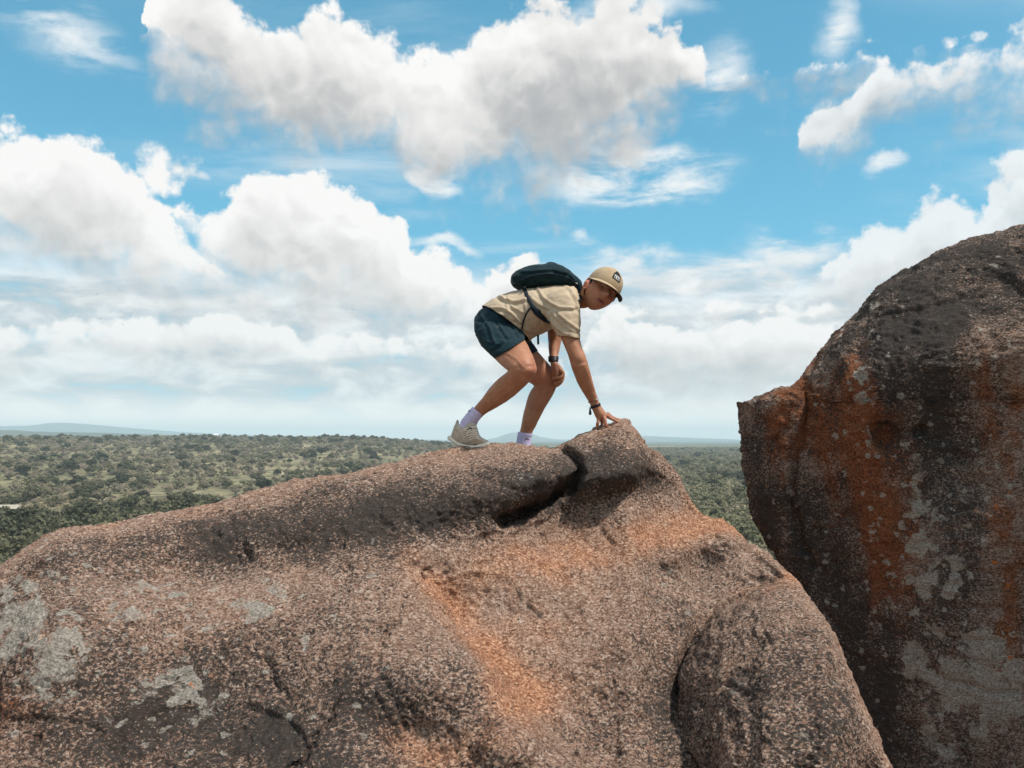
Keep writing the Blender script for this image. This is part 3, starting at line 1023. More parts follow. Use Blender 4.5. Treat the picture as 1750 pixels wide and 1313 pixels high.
    for nm, a in (('orange', orange), ('dark', dark), ('rust', rust), ('pale', pale), ('sheet', sheet), ('fleck', fleck)):
        set_attr(me, nm, a)
    o = link('boulder', me)
    tag(o, 'wide sloping boulder of pink speckled granite the climber crouches on', 'boulder')
    return us, vc, Dc


ROCK_U, ROCK_VC, ROCK_DC = build_main_rock()


def build_side_rock():
    out = np.array([(2500, 150), (2200, 240), (1950, 318), (1800, 364), (1750, 382), (1730, 388), (1690, 402), (1640, 416), (1600, 431), (1570, 447), (1540, 462), (1512, 479), (1492, 494), (1470, 520), (1445, 545), (1420, 575), (1400, 600), (1376, 632), (1366, 651), (1340, 663), (1300, 677), (1268, 684), (1253, 682), (1256, 700), (1260, 735), (1266, 765), (1269, 800), (1277, 840), (1290, 882), (1304, 925), (1318, 952), (1335, 985), (1352, 1030), (1370, 1090), (1390, 1160), (1410, 1250), (1425, 1340), (1440, 1480), (1450, 1620)], float)
    seg = np.hypot(*np.diff(out, axis=0).T)
    L = np.concatenate([[0], np.cumsum(seg)])
    n = 620
    # denser where the photograph shows the rim
    Ls = np.interp(np.linspace(0, 1, n), np.interp(np.linspace(0, L[-1], 400), [0, L[3], L[-1]], [0, .10, 1.0]), np.linspace(0, L[-1], 400))
    ul = smooth1(L, out[:, 0], Ls, 2)
    vl = smooth1(L, out[:, 1], Ls, 2)
    vl = np.maximum.accumulate(vl + np.arange(n) * 1e-4)
    s = np.concatenate([[0], np.geomspace(1.2, 640, 250) * np.linspace(1, 1.75, 250)])
    nc = len(s)
    U = ul[:, None] + s[None, :]
    Vp = np.broadcast_to(vl[:, None], U.shape)
    # rows swing down to the right below the sloping top so the grid stays even
    # depth: flat flank that comes nearer to the right
    soft = np.interp(vl, [150, 470, 620, 660, 690, 1620], [.34, .32, .22, .10, .12, .14])
    soft = np.convolve(np.pad(soft, 12, mode='edge'), np.ones(25) / 25, 'valid')
    base = 4.62 - 0.62 * (np.maximum(U - 1252, 0) / 560.0) ** 1.2 + 0.55 * sstep(-Vp, -640, -250) - 0.22 * sstep(Vp, 900, 1500)
    D = base + soft[:, None] * np.exp(-s / 42.0)[None, :]
    u, v = U, Vp
    f = 0.07 * gau(u, v, 1330, 780, 50, 110, 0) - 0.05 * gau(u, v, 1390, 760, 26, 130, -4) + 0.10 * gau(u, v, 1480, 700, 60, 110, -8)
    f = f + 0.12 * gau(u, v, 1600, 620, 80, 90, 30) - 0.10 * gau(u, v, 1640, 760, 40, 90, 10) + 0.10 * gau(u, v, 1600, 980, 110, 160, 0)
    f = f - 0.09 * gau(u, v, 1430, 1010, 60, 130, 0) + 0.06 * gau(u, v, 1700, 860, 60, 120, 0)
    f = f - 0.10 * gau(u, v, 1512, 742, 15, 17) - 0.06 * gau(u, v, 1572, 738, 9, 5, -20) - 0.06 * gau(u, v, 1646, 783, 10, 8, -30) - 0.05 * gau(u, v, 1470, 600, 9, 26, 10)
    f = f - 0.05 * line(u, v, [(1372, 650), (1380, 700), (1362, 780), (1352, 860), (1372, 940)], 6)
    f = f - 0.03 * line(u, v, [(1318, 770), (1325, 745), (1345, 730)], 3)
    f = f - 0.03 * line(u, v, [(1395, 905), (1380, 935), (1392, 965)], 5)
    D = D - f * sstep(s, 0, 22)[None, :]
    G = at(U, Vp, D)
    nb = 60
    sb = (np.linspace(0, 1, nb + 1)[1:]) ** 1.4 * 3.2
    rim_p = G[:, 0]
    B = np.empty((n, nb, 3))
    rd = ray(ul, vl)
    B[..., 1] = rim_p[:, 1:2] + sb
    turn = np.interp(vl, [150, 640, 690, 1620], [.10, .15, .42, .42])[:, None]
    B[..., 0] = rim_p[:, 0:1] + sb * (rd[:, 0] / rd[:, 1])[:, None] + turn * sb + .10 * sb ** 2
    B[..., 2] = rim_p[:, 2:3] - np.interp(vl, [150, 640, 690, 1620], [.12, .16, .02, 0])[:, None] * sb * 2
    A = np.concatenate([B[:, ::-1], G], 1)
    N = grid_normals(A)
    if N[300, nb + 60, 1] > 0:
        N = -N
    A2 = grain_relief(A, N, 1.1, 1.15)
    me = mesh_np('boulder', A2, grid_quads(*A2.shape[:2]), rock_mat('dark_granite', 0.0, 0.6))
    u = np.concatenate([np.broadcast_to(ul[:, None], B.shape[:2]), U], 1)
    v = np.broadcast_to(vl[:, None], u.shape)
    strk = fbm(A * np.array([7.0, 7.0, 0.9]), 1.0, 3)
    rust = (.80 * gau(u, v, 1440, 700, 85, 95, -4) + .62 * gau(u, v, 1480, 820, 70, 160, -2) + .66 * gau(u, v, 1530, 970, 44, 130, 0) + .30 * gau(u, v, 1310, 770, 46, 80)
            + .40 * gau(u, v, 1690, 700, 60, 110) + .62 * gau(u, v, 1728, 980, 34, 170) + .2 * gau(u, v, 1330, 700, 40, 36) + .40 * gau(u, v, 1400, 1090, 30, 60) + .30 * strk - .28)
    dark = (.55 * gau(u, v, 1600, 520, 150, 80, -25) + .55 * gau(u, v, 1560, 650, 46, 130) + .50 * gau(u, v, 1380, 960, 60, 150) + .55 * gau(u, v, 1470, 1200, 70, 160)  # darker where the wide boulder meets it: contact shade painted in
            + .40 * gau(u, v, 1300, 860, 40, 90) + .45 * gau(u, v, 1640, 800, 40, 90) - .45 * np.clip(rust, 0, 1) - .35 * np.clip(strk, -1, 1) + .16
            - .25 * gau(u, v, 1700, 620, 80, 70) + .25 * gau(u, v, 1640, 1060, 110, 70))
    orange = .35 * gau(u, v, 1700, 640, 80, 90) + 0 * u
    pale = .30 * gau(u, v, 1480, 940, 120, 110) + .55 * gau(u, v, 1620, 900, 90, 160) + .5 * gau(u, v, 1650, 1180, 110, 130) + .30 * gau(u, v, 1420, 540, 70, 60) - .08
    sheet = .72 * gau(u, v, 1600, 1190, 60, 90) + .66 * gau(u, v, 1700, 1170, 60, 90) + .60 * gau(u, v, 1600, 950, 40, 150) + .48 * gau(u, v, 1478, 620, 24, 120, 3) + .36 * gau(u, v, 1545, 790, 26, 150) + .25 * gau(u, v, 1400, 880, 40, 100) + .30 * strk - .36
    fleck = .36 * gau(u, v, 1715, 900, 44, 170) + .18 * gau(u, v, 1530, 900, 60, 120) - .06
    for nm, a in (('orange', orange), ('dark', dark), ('rust', rust), ('pale', pale), ('sheet', sheet), ('fleck', fleck)):
        set_attr(me, nm, a)
    o = link('boulder', me)
    tag(o, 'tall dark leaning boulder with rust streaks and grey lichen beside the gap', 'boulder')


build_side_rock()


# ------------------------------------------------------------------ the climber
from mathutils.bvhtree import BVHTree


def Z1(x, y):      # close-up 1: whole figure
    return 740 + x / 3.6474, 430 + y / 3.6474


def Z2(x, y):      # close-up 2: back and head
    return 860 + x / 7.955, 440 + y / 7.955


def ZH(x, y):      # close-up: hand on the rock
    return 990 + x / 14.59, 660 + y / 14.59


def ZK(x, y):      # close-up: hand on the knee
    return 920 + x / 11.94, 570 + y / 11.94


def ZS(x, y):      # close-up: shoe
    return 750 + x / 13.13, 680 + y / 13.13


def ZF(x, y):      # close-up: face
    return 980 + x / 14.59, 450 + y / 14.59


FWD = np.array([0.0, CP, SP])


def spline(P, n):
    """Catmull-Rom through the rows of P"""
    P = np.asarray(P, float)
    k = len(P)
    t_ = np.linspace(0, k - 1, n)
    i = np.minimum(t_.astype(int), k - 2)
    f = (t_ - i)[:, None]
    p0, p1, p2, p3 = P[np.maximum(i - 1, 0)], P[i], P[i + 1], P[np.minimum(i + 2, k - 1)]
    return 0.5 * (2 * p1 + (p2 - p0) * f + (2 * p0 - 5 * p1 + 4 * p2 - p3) * f ** 2 + (3 * p1 - p0 - 3 * p2 + p3) * f ** 3)


def limb(zf, st, per=5, seg=28, power=2.0):
    """closed tube through measured sections: (ax, ay, bx, by, depth, half depth)"""
    S = []
    for (ax, ay, bx, by, d, hd) in st:
        a = at(*zf(ax, ay), d)
        b = at(*zf(bx, by), d)
        S.append(np.concatenate([a, b, [hd]]))
    S = spline(S, (len(S) - 1) * per + 1)
    c = (S[:, :3] + S[:, 3:6]) / 2
    h = (S[:, 3:6] - S[:, :3]) / 2
    hd = S[:, 6]
    th = np.linspace(0, 2 * np.pi, seg, endpoint=False)
    ct, sn = np.cos(th), np.sin(th)
    ct = np.sign(ct) * np.abs(ct) ** (2 / power)
    sn = np.sign(sn) * np.abs(sn) ** (2 / power)
    V = c[:, None] + ct[None, :, None] * h[:, None] + (sn[None, :] * hd[:, None])[..., None] * FWD
    return close_tube(V)


def close_tube(V):
    R, C = V.shape[:2]
    v = np.concatenate([V.reshape(-1, 3), [V[0].mean(0)], [V[-1].mean(0)]])
    q = [tuple(x) for x in grid_quads(R, C, True)]
    n0, n1 = R * C, R * C + 1
    for j in range(C):
        q.append((n0, (j + 1) % C, j))
        q.append((n1, (R - 1) * C + j, (R - 1) * C + (j + 1) % C))
    return v, q


def rod(pts, rad, seg=12, per=5, taper=True):
    """closed round tube through 3-D points with rounded tip"""
    P = spline(np.column_stack([pts, rad]), (len(pts) - 1) * per + 1)
    p, r = P[:, :3], P[:, 3]
    if taper:
        d = p[-1] - p[-2]
        d /= np.linalg.norm(d)
        ex = [p[-1] + d * r[-1] * k for k in (.35, .65, .88)]
        er = [r[-1] * k for k in (.92, .72, .40)]
        p = np.vstack([p, ex])
        r = np.concatenate([r, er])
    tn = np.gradient(p, axis=0)
    tn /= np.linalg.norm(tn, axis=1)[:, None] + 1e-9
    ref = np.array([0.2, 0.93, 0.3])
    a = np.cross(tn, ref); a /= np.linalg.norm(a, axis=1)[:, None] + 1e-9
    b = np.cross(tn, a)
    th = np.linspace(0, 2 * np.pi, seg, endpoint=False)
    V = p[:, None] + r[:, None, None] * (np.cos(th)[None, :, None] * a[:, None] + np.sin(th)[None, :, None] * b[:, None])
    return close_tube(V)


def merge(parts):
    V, Q, o = [], [], 0
    for v, q in parts:
        V.append(np.asarray(v))
        Q += [tuple(i + o for i in f) for f in q]
        o += len(v)
    return np.concatenate(V), Q


def py_mesh(name, v, q, mat, smooth=True):
    me = bpy.data.meshes.new(name)
    me.from_pydata([tuple(x) for x in v], [], q)
    if smooth:
        me.polygons.foreach_set('use_smooth', np.ones(len(me.polygons), dtype=bool))
    if mat:
        me.materials.append(mat)
    return me


def fuse(name, parts, voxel, mat, smooth_it=4, fac=0.5):
    """one continuous skin over all the parts"""
    v, q = merge(parts)
    me = py_mesh(name + '_raw', v, q, None)
    ob = bpy.data.objects.new(name + '_raw', me)
    COL.objects.link(ob)
    r = ob.modifiers.new('r', 'REMESH')
    r.mode = 'VOXEL'
    r.voxel_size = voxel
    if smooth_it:
        s = ob.modifiers.new('s', 'SMOOTH')
        s.iterations = smooth_it
        s.factor = fac
    bpy.context.view_layer.update()
    dg = bpy.context.evaluated_depsgraph_get()
    out = bpy.data.meshes.new_from_object(ob.evaluated_get(dg))
    bpy.data.objects.remove(ob)
    bpy.data.meshes.remove(me)
    out.name = name
    out.materials.clear()
    out.materials.append(mat)
    out.polygons.foreach_set('use_smooth', np.ones(len(out.polygons), dtype=bool))
    return out


def cut(me, co, no, near=None, rad=1e9):
    """trim what lies on the normal's side of a plane, near a point"""
    bm = bmesh.new()
    bm.from_mesh(me)
    near = Vector(near) if near is not None else Vector(co)
    g = [f for f in bm.faces if (f.calc_center_median() - near).length < rad]
    es = set(e for f in g for e in f.edges)
    vs = set(v for f in g for v in f.verts)
    bmesh.ops.bisect_plane(bm, geom=list(g) + list(es) + list(vs), plane_co=co, plane_no=no, clear_outer=True)
    bm.to_mesh(me)
    bm.free()


def verts_of(me):
    a = np.empty(len(me.vertices) * 3, np.float32)
    me.vertices.foreach_get('co', a)
    n = np.empty(len(me.vertices) * 3, np.float32)
    me.vertices.foreach_get('normal', n)
    return a.reshape(-1, 3).astype(float), n.reshape(-1, 3).astype(float)


def put_verts(me, a):
    me.vertices.foreach_set('co', np.ascontiguousarray(a, dtype=np.float32).ravel())
    me.update()


def fold(me, lines, width, amp, noise_amp=0.0025, front_only=True):
    a, n = verts_of(me)
    u, v, _ = project(a)
    d = np.zeros(len(a))
    face = np.clip(-(n @ FWD) * 1.5 + .2, 0, 1) if front_only else 1.0
    for zf, pts, k in lines:
        pp = [zf(*p) for p in pts]
        ds, sd = pline(u, v, pp)
        s = ds * sd
        d = d + k * amp * (np.exp(-(s / width) ** 2) - .8 * np.exp(-((s - 1.7 * width) / (1.1 * width)) ** 2)) * face
    d = d + fbm(a * np.array([1.0, 1.0, 1.6]), 16.0, 3) * noise_amp
    put_verts(me, a + n * d[:, None])


def part(name, me, parent, mat=None):
    o = link(name, me, parent)
    # parts are modelled where they stand; only the root empty is moved off the origin
    if parent is not None and parent.type == 'EMPTY':
        o.matrix_parent_inverse = Matrix.Translation(-parent.location)
    return o


def cloth(name, c0, c1, rough=0.85, scale=420.0, bump=0.25):
    m, t, b = material(name, rough=rough)
    pos = t.new('ShaderNodeNewGeometry').outputs['Position']
    n = t.noise(pos, 26.0, 4, 0.6)
    t.put(b.inputs['Base Color'], t.mix(t.ss(n, .3, .7), c0, c1))
    w = t.noise(pos, scale, 2, 0.5)
    bp = t.new('ShaderNodeBump')
    bp.inputs['Strength'].default_value = bump
    bp.inputs['Distance'].default_value = 0.002
    t.put(bp.inputs['Height'], w)
    t.put(b.inputs['Normal'], bp.outputs[0])
    b.inputs['Sheen Weight'].default_value = 0.04
    b.inputs['Specular IOR Level'].default_value = 0.15
    return m


def skin_mat():
    m, t, b = material('skin', rough=0.55)
    pos = t.new('ShaderNodeNewGeometry').outputs['Position']
    n = t.noise(pos, 18.0, 4, 0.6)
    f = t.noise(pos, 160.0, 3, 0.6)
    c = t.mix(t.ss(n, .3, .7), (0.34, 0.150, 0.080), (0.43, 0.205, 0.118))
    c = t.mix(t.ss(f, .40, .62, 0, .45), c, (0.27, 0.11, 0.058))
    c = t.mix(t.attr('blush'), c, (0.52, 0.17, 0.12))
    c = t.mix(t.attr('lip'), c, (0.30, 0.085, 0.075))
    t.put(b.inputs['Base Color'], c)
    b.inputs['Subsurface Weight'].default_value = 0.05
    b.inputs['Subsurface Radius'].default_value = (0.010, 0.004, 0.002)
    b.inputs['Subsurface Scale'].default_value = 0.6
    b.inputs['Specular IOR Level'].default_value = 0.35
    bp = t.new('ShaderNodeBump')
    bp.inputs['Strength'].default_value = 0.25
    bp.inputs['Distance'].default_value = 0.002
    t.put(bp.inputs['Height'], f)
    t.put(b.inputs['Normal'], bp.outputs[0])
    return m


M_SKIN = skin_mat()
M_SHIRT = cloth('shirt_cotton', (0.43, 0.335, 0.235), (0.49, 0.39, 0.28))
M_SHORT = cloth('shorts_nylon', (0.004, 0.019, 0.027), (0.007, 0.029, 0.039), 0.7)
M_PACK = cloth('pack_nylon', (0.003, 0.015, 0.020), (0.006, 0.024, 0.031), 0.7, 300, .4)
M_STRAP = cloth('strap_webbing', (0.006, 0.012, 0.020), (0.010, 0.020, 0.030), 0.7)
M_CAP = cloth('cap_twill', (0.36, 0.265, 0.165), (0.43, 0.32, 0.205))
M_UNDER = material('brim_underside', (0.030, 0.028, 0.032), 0.9)[0]
M_SOCK = cloth('sock_lavender', (0.50, 0.455, 0.68), (0.59, 0.545, 0.76), .95, 500, .5)
M_SHOE = cloth('shoe_knit', (0.43, 0.345, 0.27), (0.56, 0.465, 0.37), .85, 700, .6)
M_SOLE = cloth('shoe_foam', (0.72, 0.62, 0.51), (0.80, 0.71, 0.60), .6, 200, .15)
M_LACE = material('shoe_lace', (0.78, 0.70, 0.60), .8)[0]
M_DARK = material('black_rubber', (0.015, 0.013, 0.018), .5)[0]
M_HAIR = material('dark_hair', (0.022, 0.014, 0.012), .55)[0]
M_WHITE = material('pale_thread', (0.62, 0.60, 0.57), .8)[0]
M_EYE = material('eye_white_shaded', (0.36, 0.32, 0.30), .35)[0]  # darkened: shade under the cap brim put into the colour
M_BLACK = material('black_thread', (0.012, 0.012, 0.014), .8)[0]


def frame(o, x, y, z):
    return np.stack([x, y, z], 1), np.asarray(o)


def build_person():
    root = empty('person', tuple(at(850, 764, 4.2)))
    tag(root, 'person in a tan T-shirt, navy shorts and cap crouching with one hand on the rock', 'person')

    # ---- head frame: looks to the camera's right and down, rolled towards the hand
    Fv = np.array([0.31, -0.94, -0.13]); Fv /= np.linalg.norm(Fv)
    Uv = np.array([0.56, 0.0, 0.83]); Uv -= Fv * (Uv @ Fv); Uv /= np.linalg.norm(Uv)
    Rv = np.cross(Fv, Uv)                       # his right, towards the left of the picture
    HC = at(*ZF(690, 690), 4.16)

    def H(p):
        p = np.asarray(p, float)
        return HC + p[..., 0:1] * Rv + p[..., 1:2] * Fv + p[..., 2:3] * Uv

    # ---- head shape
    def head_local(ph, th):
        x = np.cos(th) * np.sin(ph)
        y = np.cos(th) * np.cos(ph)
        z = np.sin(th)
        X, Y, Zz = 0.0775 * x, 0.094 * y, 0.113 * z
        low = np.clip((-Zz - 0.015) / 0.098, 0, 1)
        X = X * (1 - 0.30 * low ** 1.6)
        Y = np.where(Y < 0, Y * (1 - 0.45 * low), Y * (1 + 0.02 * low)) + 0.006 * low
        fr = np.clip(y, 0, 1) ** 2
        Y = Y - 0.010 * fr * np.exp(-((Zz + 0.005) / 0.05) ** 2)          # flatten the face
        Y = Y + 0.044 * np.exp(-(X / 0.0125) ** 2) * np.exp(-((Zz + 0.030) / np.where(Zz < -0.030, 0.011, 0.030)) ** 2) * fr
        Y = Y + 0.007 * np.exp(-(X / 0.045) ** 2) * np.exp(-((Zz - 0.018) / 0.011) ** 2) * fr
        Y = Y - 0.011 * np.exp(-((np.abs(X) - 0.031) / 0.014) ** 2) * np.exp(-((Zz + 0.001) / 0.011) ** 2) * fr
        Y = Y + 0.006 * np.exp(-((np.abs(X) - 0.040) / 0.018) ** 2) * np.exp(-((Zz + 0.032) / 0.018) ** 2) * fr
        Y = Y + 0.008 * np.exp(-(X / 0.022) ** 2) * np.exp(-((Zz + 0.060) / 0.010) ** 2) * fr
        Y = Y + 0.007 * np.exp(-(X / 0.020) ** 2) * np.exp(-((Zz + 0.074) / 0.007) ** 2) * fr
        Y = Y - 0.008 * np.exp(-(X / 0.024) ** 2) * np.exp(-((Zz + 0.067 - 0.10 * X * X / 0.02) / 0.0032) ** 2) * fr
        Y = Y + 0.009 * np.exp(-(X / 0.020) ** 2) * np.exp(-((Zz + 0.100) / 0.012) ** 2) * fr
        return np.stack([X, Y, Zz], -1)

    ph = np.linspace(0, 2 * np.pi, 120, endpoint=False)
    th = np.linspace(-1.5, 1.5, 100)
    PH, TH = np.meshgrid(ph, th)
    head = close_tube(H(head_local(PH, TH)))
    ears = []
    for s in (-1, 1):
        e = []
        for k in range(14):
            a = np.linspace(0, 2 * np.pi, 14, endpoint=False)[k]
            e.append([s * ((0.077 if s > 0 else 0.058) + 0.008 * (math.cos(a) < .3)), -0.008 + 0.017 * math.cos(a) - .006 * math.sin(a), -0.012 + 0.031 * math.sin(a)])
        e.append(e[0])
        ears.append(rod(H(np.array(e)), [0.0055] * len(e), 8, 2, False))
        lobe = [[s * 0.062, -0.004, -0.012], [s * (0.078 if s > 0 else 0.064), -0.010, -0.013]]
        ears.append(rod(H(np.array(lobe)), [0.022, 0.020], 10, 3))
    # ---- body under the clothes
    torso = limb(Z1, [(340, 420, 500, 530, 4.3, .11), (420, 330, 590, 500, 4.3, .135), (540, 262, 665, 495, 4.3, .165),
                      (680, 250, 745, 465, 4.3, .175), (800, 250, 830, 420, 4.29, .16), (870, 240, 885, 365, 4.27, .08)])
    neck = limb(Z1, [(840, 240, 860, 365, 4.28, .065), (900, 212, 910, 356, 4.26, .058), (950, 208, 945, 354, 4.22, .055), (1010, 200, 985, 345, 4.18, .055)])
    near_leg = limb(Z1, [(275, 470, 540, 480, 4.20, .085), (305, 570, 552, 520, 4.16, .088), (355, 640, 562, 545, 4.12, .086), (389, 674, 577, 560, 4.08, .084),
                         (420, 706, 602, 604, 4.04, .080), (450, 731, 626, 656, 4.00, .074), (466, 741, 642, 706, 3.985, .066), (468, 745, 645, 748, 3.98, .062),
                         (456, 754, 618, 794, 3.99, .060), (428, 777, 580, 834, 4.01, .060), (388, 812, 542, 868, 4.04, .060), (348, 858, 497, 908, 4.06, .056),
                         (314, 902, 440, 948, 4.08, .048), (282, 942, 380, 983, 4.10, .040), (257, 974, 322, 1016, 4.12, .033), (226, 1022, 288, 1055, 4.14, .032), (180, 1085, 262, 1105, 4.15, .034)])
    far_leg = limb(Z1, [(330, 500, 575, 500, 4.41, .085), (420, 640, 612, 570, 4.42, .084), (478, 705, 650, 622, 4.42, .082), (520, 750, 692, 666, 4.42, .080), (562, 795, 745, 732, 4.42, .074),
                        (602, 818, 776, 795, 4.42, .064), (628, 838, 770, 842, 4.42, .060), (612, 862, 752, 884, 4.42, .060), (594, 900, 733, 920, 4.42, .062),
                        (576, 960, 703, 968, 4.42, .060), (562, 1020, 672, 1026, 4.41, .052), (551, 1075, 644, 1082, 4.41, .044), (541, 1125, 618, 1135, 4.41, .037), (526, 1190, 605, 1195, 4.41, .036), (518, 1235, 612, 1240, 4.41, .038)])
    near_arm = limb(Z1, [(700, 330, 860, 250, 4.16, .06), (745, 430, 885, 400, 4.11, .052), (788, 520, 910, 520, 4.09, .05), (806, 560, 919, 560, 4.08, .05), (826, 610, 932, 608, 4.07, .048),
                         (845, 658, 950, 650, 4.06, .047), (856, 698, 963, 692, 4.06, .047), (870, 742, 977, 736, 4.07, .047), (891, 795, 991, 786, 4.09, .045), (918, 850, 1004, 838, 4.11, .040),
                         (945, 896, 1015, 880, 4.13, .033), (968, 932, 1026, 912, 4.145, .028), (983, 962, 1038, 941, 4.15, .026), (997, 995, 1052, 968, 4.155, .028), (1012, 1028, 1074, 1002, 4.16, .034), (1023, 1048, 1090, 1020, 4.165, .036)])
    far_arm = limb(Z1, [(700, 340, 830, 330, 4.47, .06), (716, 440, 822, 440, 4.47, .048), (714, 500, 806, 530, 4.46, .046), (718, 560, 796, 575, 4.45, .044), (721, 610, 788, 618, 4.43, .040),
                        (724, 652, 780, 656, 4.40, .032), (729, 690, 777, 688, 4.37, .027), (736, 722, 794, 710, 4.36, .024), (742, 758, 812, 740, 4.36, .022), (750, 790, 808, 775, 4.37, .020), (752, 815, 795, 800, 4.38, .016)])

    def fing(zf, pts, r):
        return rod(np.array([at(*zf(x, y), d) for x, y, d in pts]), r, 14, 5)
    mm = .001
    fingers = [
        fing(ZH, [(470, 770, 4.150), (478, 850, 4.140), (458, 930, 4.135), (438, 1045, 4.145)], [11 * mm, 9.5 * mm, 8.5 * mm, 7 * mm]),
        fing(ZH, [(560, 790, 4.180), (560, 870, 4.205), (565, 950, 4.215), (552, 1040, 4.215)], [11 * mm, 9.5 * mm, 8.5 * mm, 7.5 * mm]),
        fing(ZH, [(600, 740, 4.150), (632, 830, 4.130), (655, 940, 4.125), (690, 1010, 4.128), (735, 1045, 4.135)], [11.5 * mm, 10 * mm, 9 * mm, 8 * mm, 7 * mm]),
        fing(ZH, [(660, 700, 4.155), (745, 780, 4.150), (850, 835, 4.145), (960, 890, 4.142), (1040, 925, 4.148)], [12 * mm, 10 * mm, 9 * mm, 8 * mm, 7 * mm]),
        fing(ZH, [(690, 690, 4.175), (800, 775, 4.190), (920, 825, 4.200), (1050, 848, 4.210), (1150, 868, 4.216)], [12 * mm, 10 * mm, 9 * mm, 8 * mm, 7 * mm]),
        # hand resting on the knee
        fing(ZK, [(320, 600, 4.365), (345, 680, 4.345), (362, 760, 4.335), (375, 850, 4.335)], [10 * mm, 9.5 * mm, 9 * mm, 7.5 * mm]),
        fing(ZK, [(440, 740, 4.345), (512, 815, 4.335), (470, 890, 4.325), (390, 908, 4.322), (300, 912, 4.330)], [11 * mm, 10 * mm, 9 * mm, 8 * mm, 6.5 * mm]),
        fing(ZK, [(460, 780, 4.36), (505, 860, 4.352), (480, 945, 4.340), (410, 990, 4.335), (330, 1020, 4.342)], [11 * mm, 9.5 * mm, 9 * mm, 8 * mm, 6.5 * mm]),
        fing(ZK, [(455, 790, 4.385), (495, 900, 4.376), (470, 985, 4.362), (410, 1030, 4.355), (345, 1055, 4.360)], [10 * mm, 9 * mm, 8.5 * mm, 7.5 * mm, 6 * mm]),
        fing(ZK, [(445, 800, 4.40), (480, 920, 4.395), (455, 1010, 4.385), (410, 1050, 4.378), (365, 1080, 4.378)], [9 * mm, 8 * mm, 7.5 * mm, 7 * mm, 6 * mm]),
    ]
    body = fuse('body', [head, torso, neck, near_leg, far_leg, near_arm, far_arm] + ears + fingers, 0.0032, M_SKIN, 3, .5)
    a, n = verts_of(body)
    # muscle and bone under the skin
    d = fbm(a, 14.0, 2) * 0.0016
    for zf, x, y, w, k in ((Z1, 600, 742, 20, .006), (Z1, 905, 700, 12, -.005), (Z1, 610, 800, 9, -.004), (Z1, 470, 860, 22, .003)):
        u, v, _ = project(a)
        cu, cv = zf(x, y)
        d = d + k * np.exp(-((u - cu) ** 2 + (v - cv) ** 2) / (w / 2.0) ** 2) * np.clip(-(n @ FWD), 0, 1)
    put_verts(body, a + n * d[:, None])
    fold(body, [(Z1, [(545, 765), (590, 790), (622, 778)], -.9), (Z1, [(560, 720), (585, 700), (620, 702)], .7), (Z1, [(500, 850), (420, 915), (340, 985)], .8), (Z1, [(430, 790), (400, 860), (330, 930)], -.7),
                (Z1, [(440, 620), (520, 670), (560, 720)], .8), (Z1, [(880, 735), (930, 830), (985, 915)], .7), (Z1, [(935, 720), (965, 800), (1000, 880)], -.5), (Z1, [(860, 690), (905, 700), (945, 690)], -.8),
                (Z1, [(850, 590), (880, 640), (890, 690)], .6), (Z1, [(660, 820), (710, 830), (750, 815)], -.8), (Z1, [(690, 880), (660, 970), (610, 1080)], .8), (Z1, [(610, 900), (600, 980), (575, 1060)], -.6),
                (Z1, [(735, 560), (745, 620), (750, 650)], .5), (ZH, [(560, 560), (600, 680), (630, 780)], .5), (ZH, [(600, 560), (680, 660), (740, 760)], .5), (ZH, [(500, 580), (520, 700), (500, 800)], .4)], 2.6, .0019, .0006)
    a, n = verts_of(body)
    loc = np.stack([(a - HC) @ Rv, (a - HC) @ Fv, (a - HC) @ Uv], 1)
    lip = np.exp(-(loc[:, 0] / .024) ** 4) * np.exp(-((loc[:, 2] + .067) / .0105) ** 4) * (loc[:, 1] > .06) * (np.abs(loc[:, 2]) < .15)
    ear = np.exp(-(((np.abs(loc[:, 0]) - .083) / .012) ** 2)) * np.exp(-((loc[:, 2] + .01) / .035) ** 2) * (np.abs(loc[:, 1]) < .04)
    cheek = .35 * np.exp(-(((np.abs(loc[:, 0]) - .045) / .02) ** 2)) * np.exp(-((loc[:, 2] + .035) / .022) ** 2) * (loc[:, 1] > .03)
    knee = 0 * lip
    u, v, _ = project(a)
    for zf, x, y, w in ((Z1, 600, 740, 22), (Z1, 700, 800, 22), (ZH, 600, 900, 18)):
        cu, cv = zf(x, y)
        knee = knee + .25 * np.exp(-((u - cu) ** 2 + (v - cv) ** 2) / w ** 2)
    set_attr(body, 'lip', lip)
    set_attr(body, 'blush', np.clip(ear * .8 + cheek + knee, 0, 1))
    ob_body = part('body', body, root)

    # ---- face details
    for s in (-1, 1):
        c = H(np.array([s * .031, .0600, -.001]))
        v, q = ball(c, .0115, Rv, Fv, Uv, 18, 14)
        eye = part('eye', py_mesh('eye', v, q, M_EYE), ob_body)
        v, q = ball(H(np.array([s * .031, .0684, -.001])), .0056, Rv, Fv * .62, Uv, 14, 10)
        part('iris', py_mesh('iris', v, q, M_HAIR), eye)
        br = np.array([[s * .014, .088, .014], [s * .030, .0885, .019], [s * .046, .078, .015]])
        v, q = rod(H(br), [.0035, .004, .0025], 8, 4)
        part('eyebrow', py_mesh('eyebrow', v, q, M_HAIR), root)
    mo = np.array([[-.021, .0765, -.0625], [-.010, .0860, -.0665], [0, .0885, -.0675], [.010, .0860, -.0665], [.021, .0765, -.0625]])
    v, q = rod(H(mo), [.0008, .0018, .0022, .0018, .0008], 8, 4)
    part('mouth', py_mesh('mouth', v, q, M_HAIR), ob_body)

    # ---- hair: close crop round the temples and nape
    PH2, TH2 = np.meshgrid(np.linspace(math.radians(58), math.radians(302), 90), np.linspace(-.75, .55, 56))
    hl = head_local(PH2, TH2) * 1.022
    nz = perlin(hl * 160) * .006
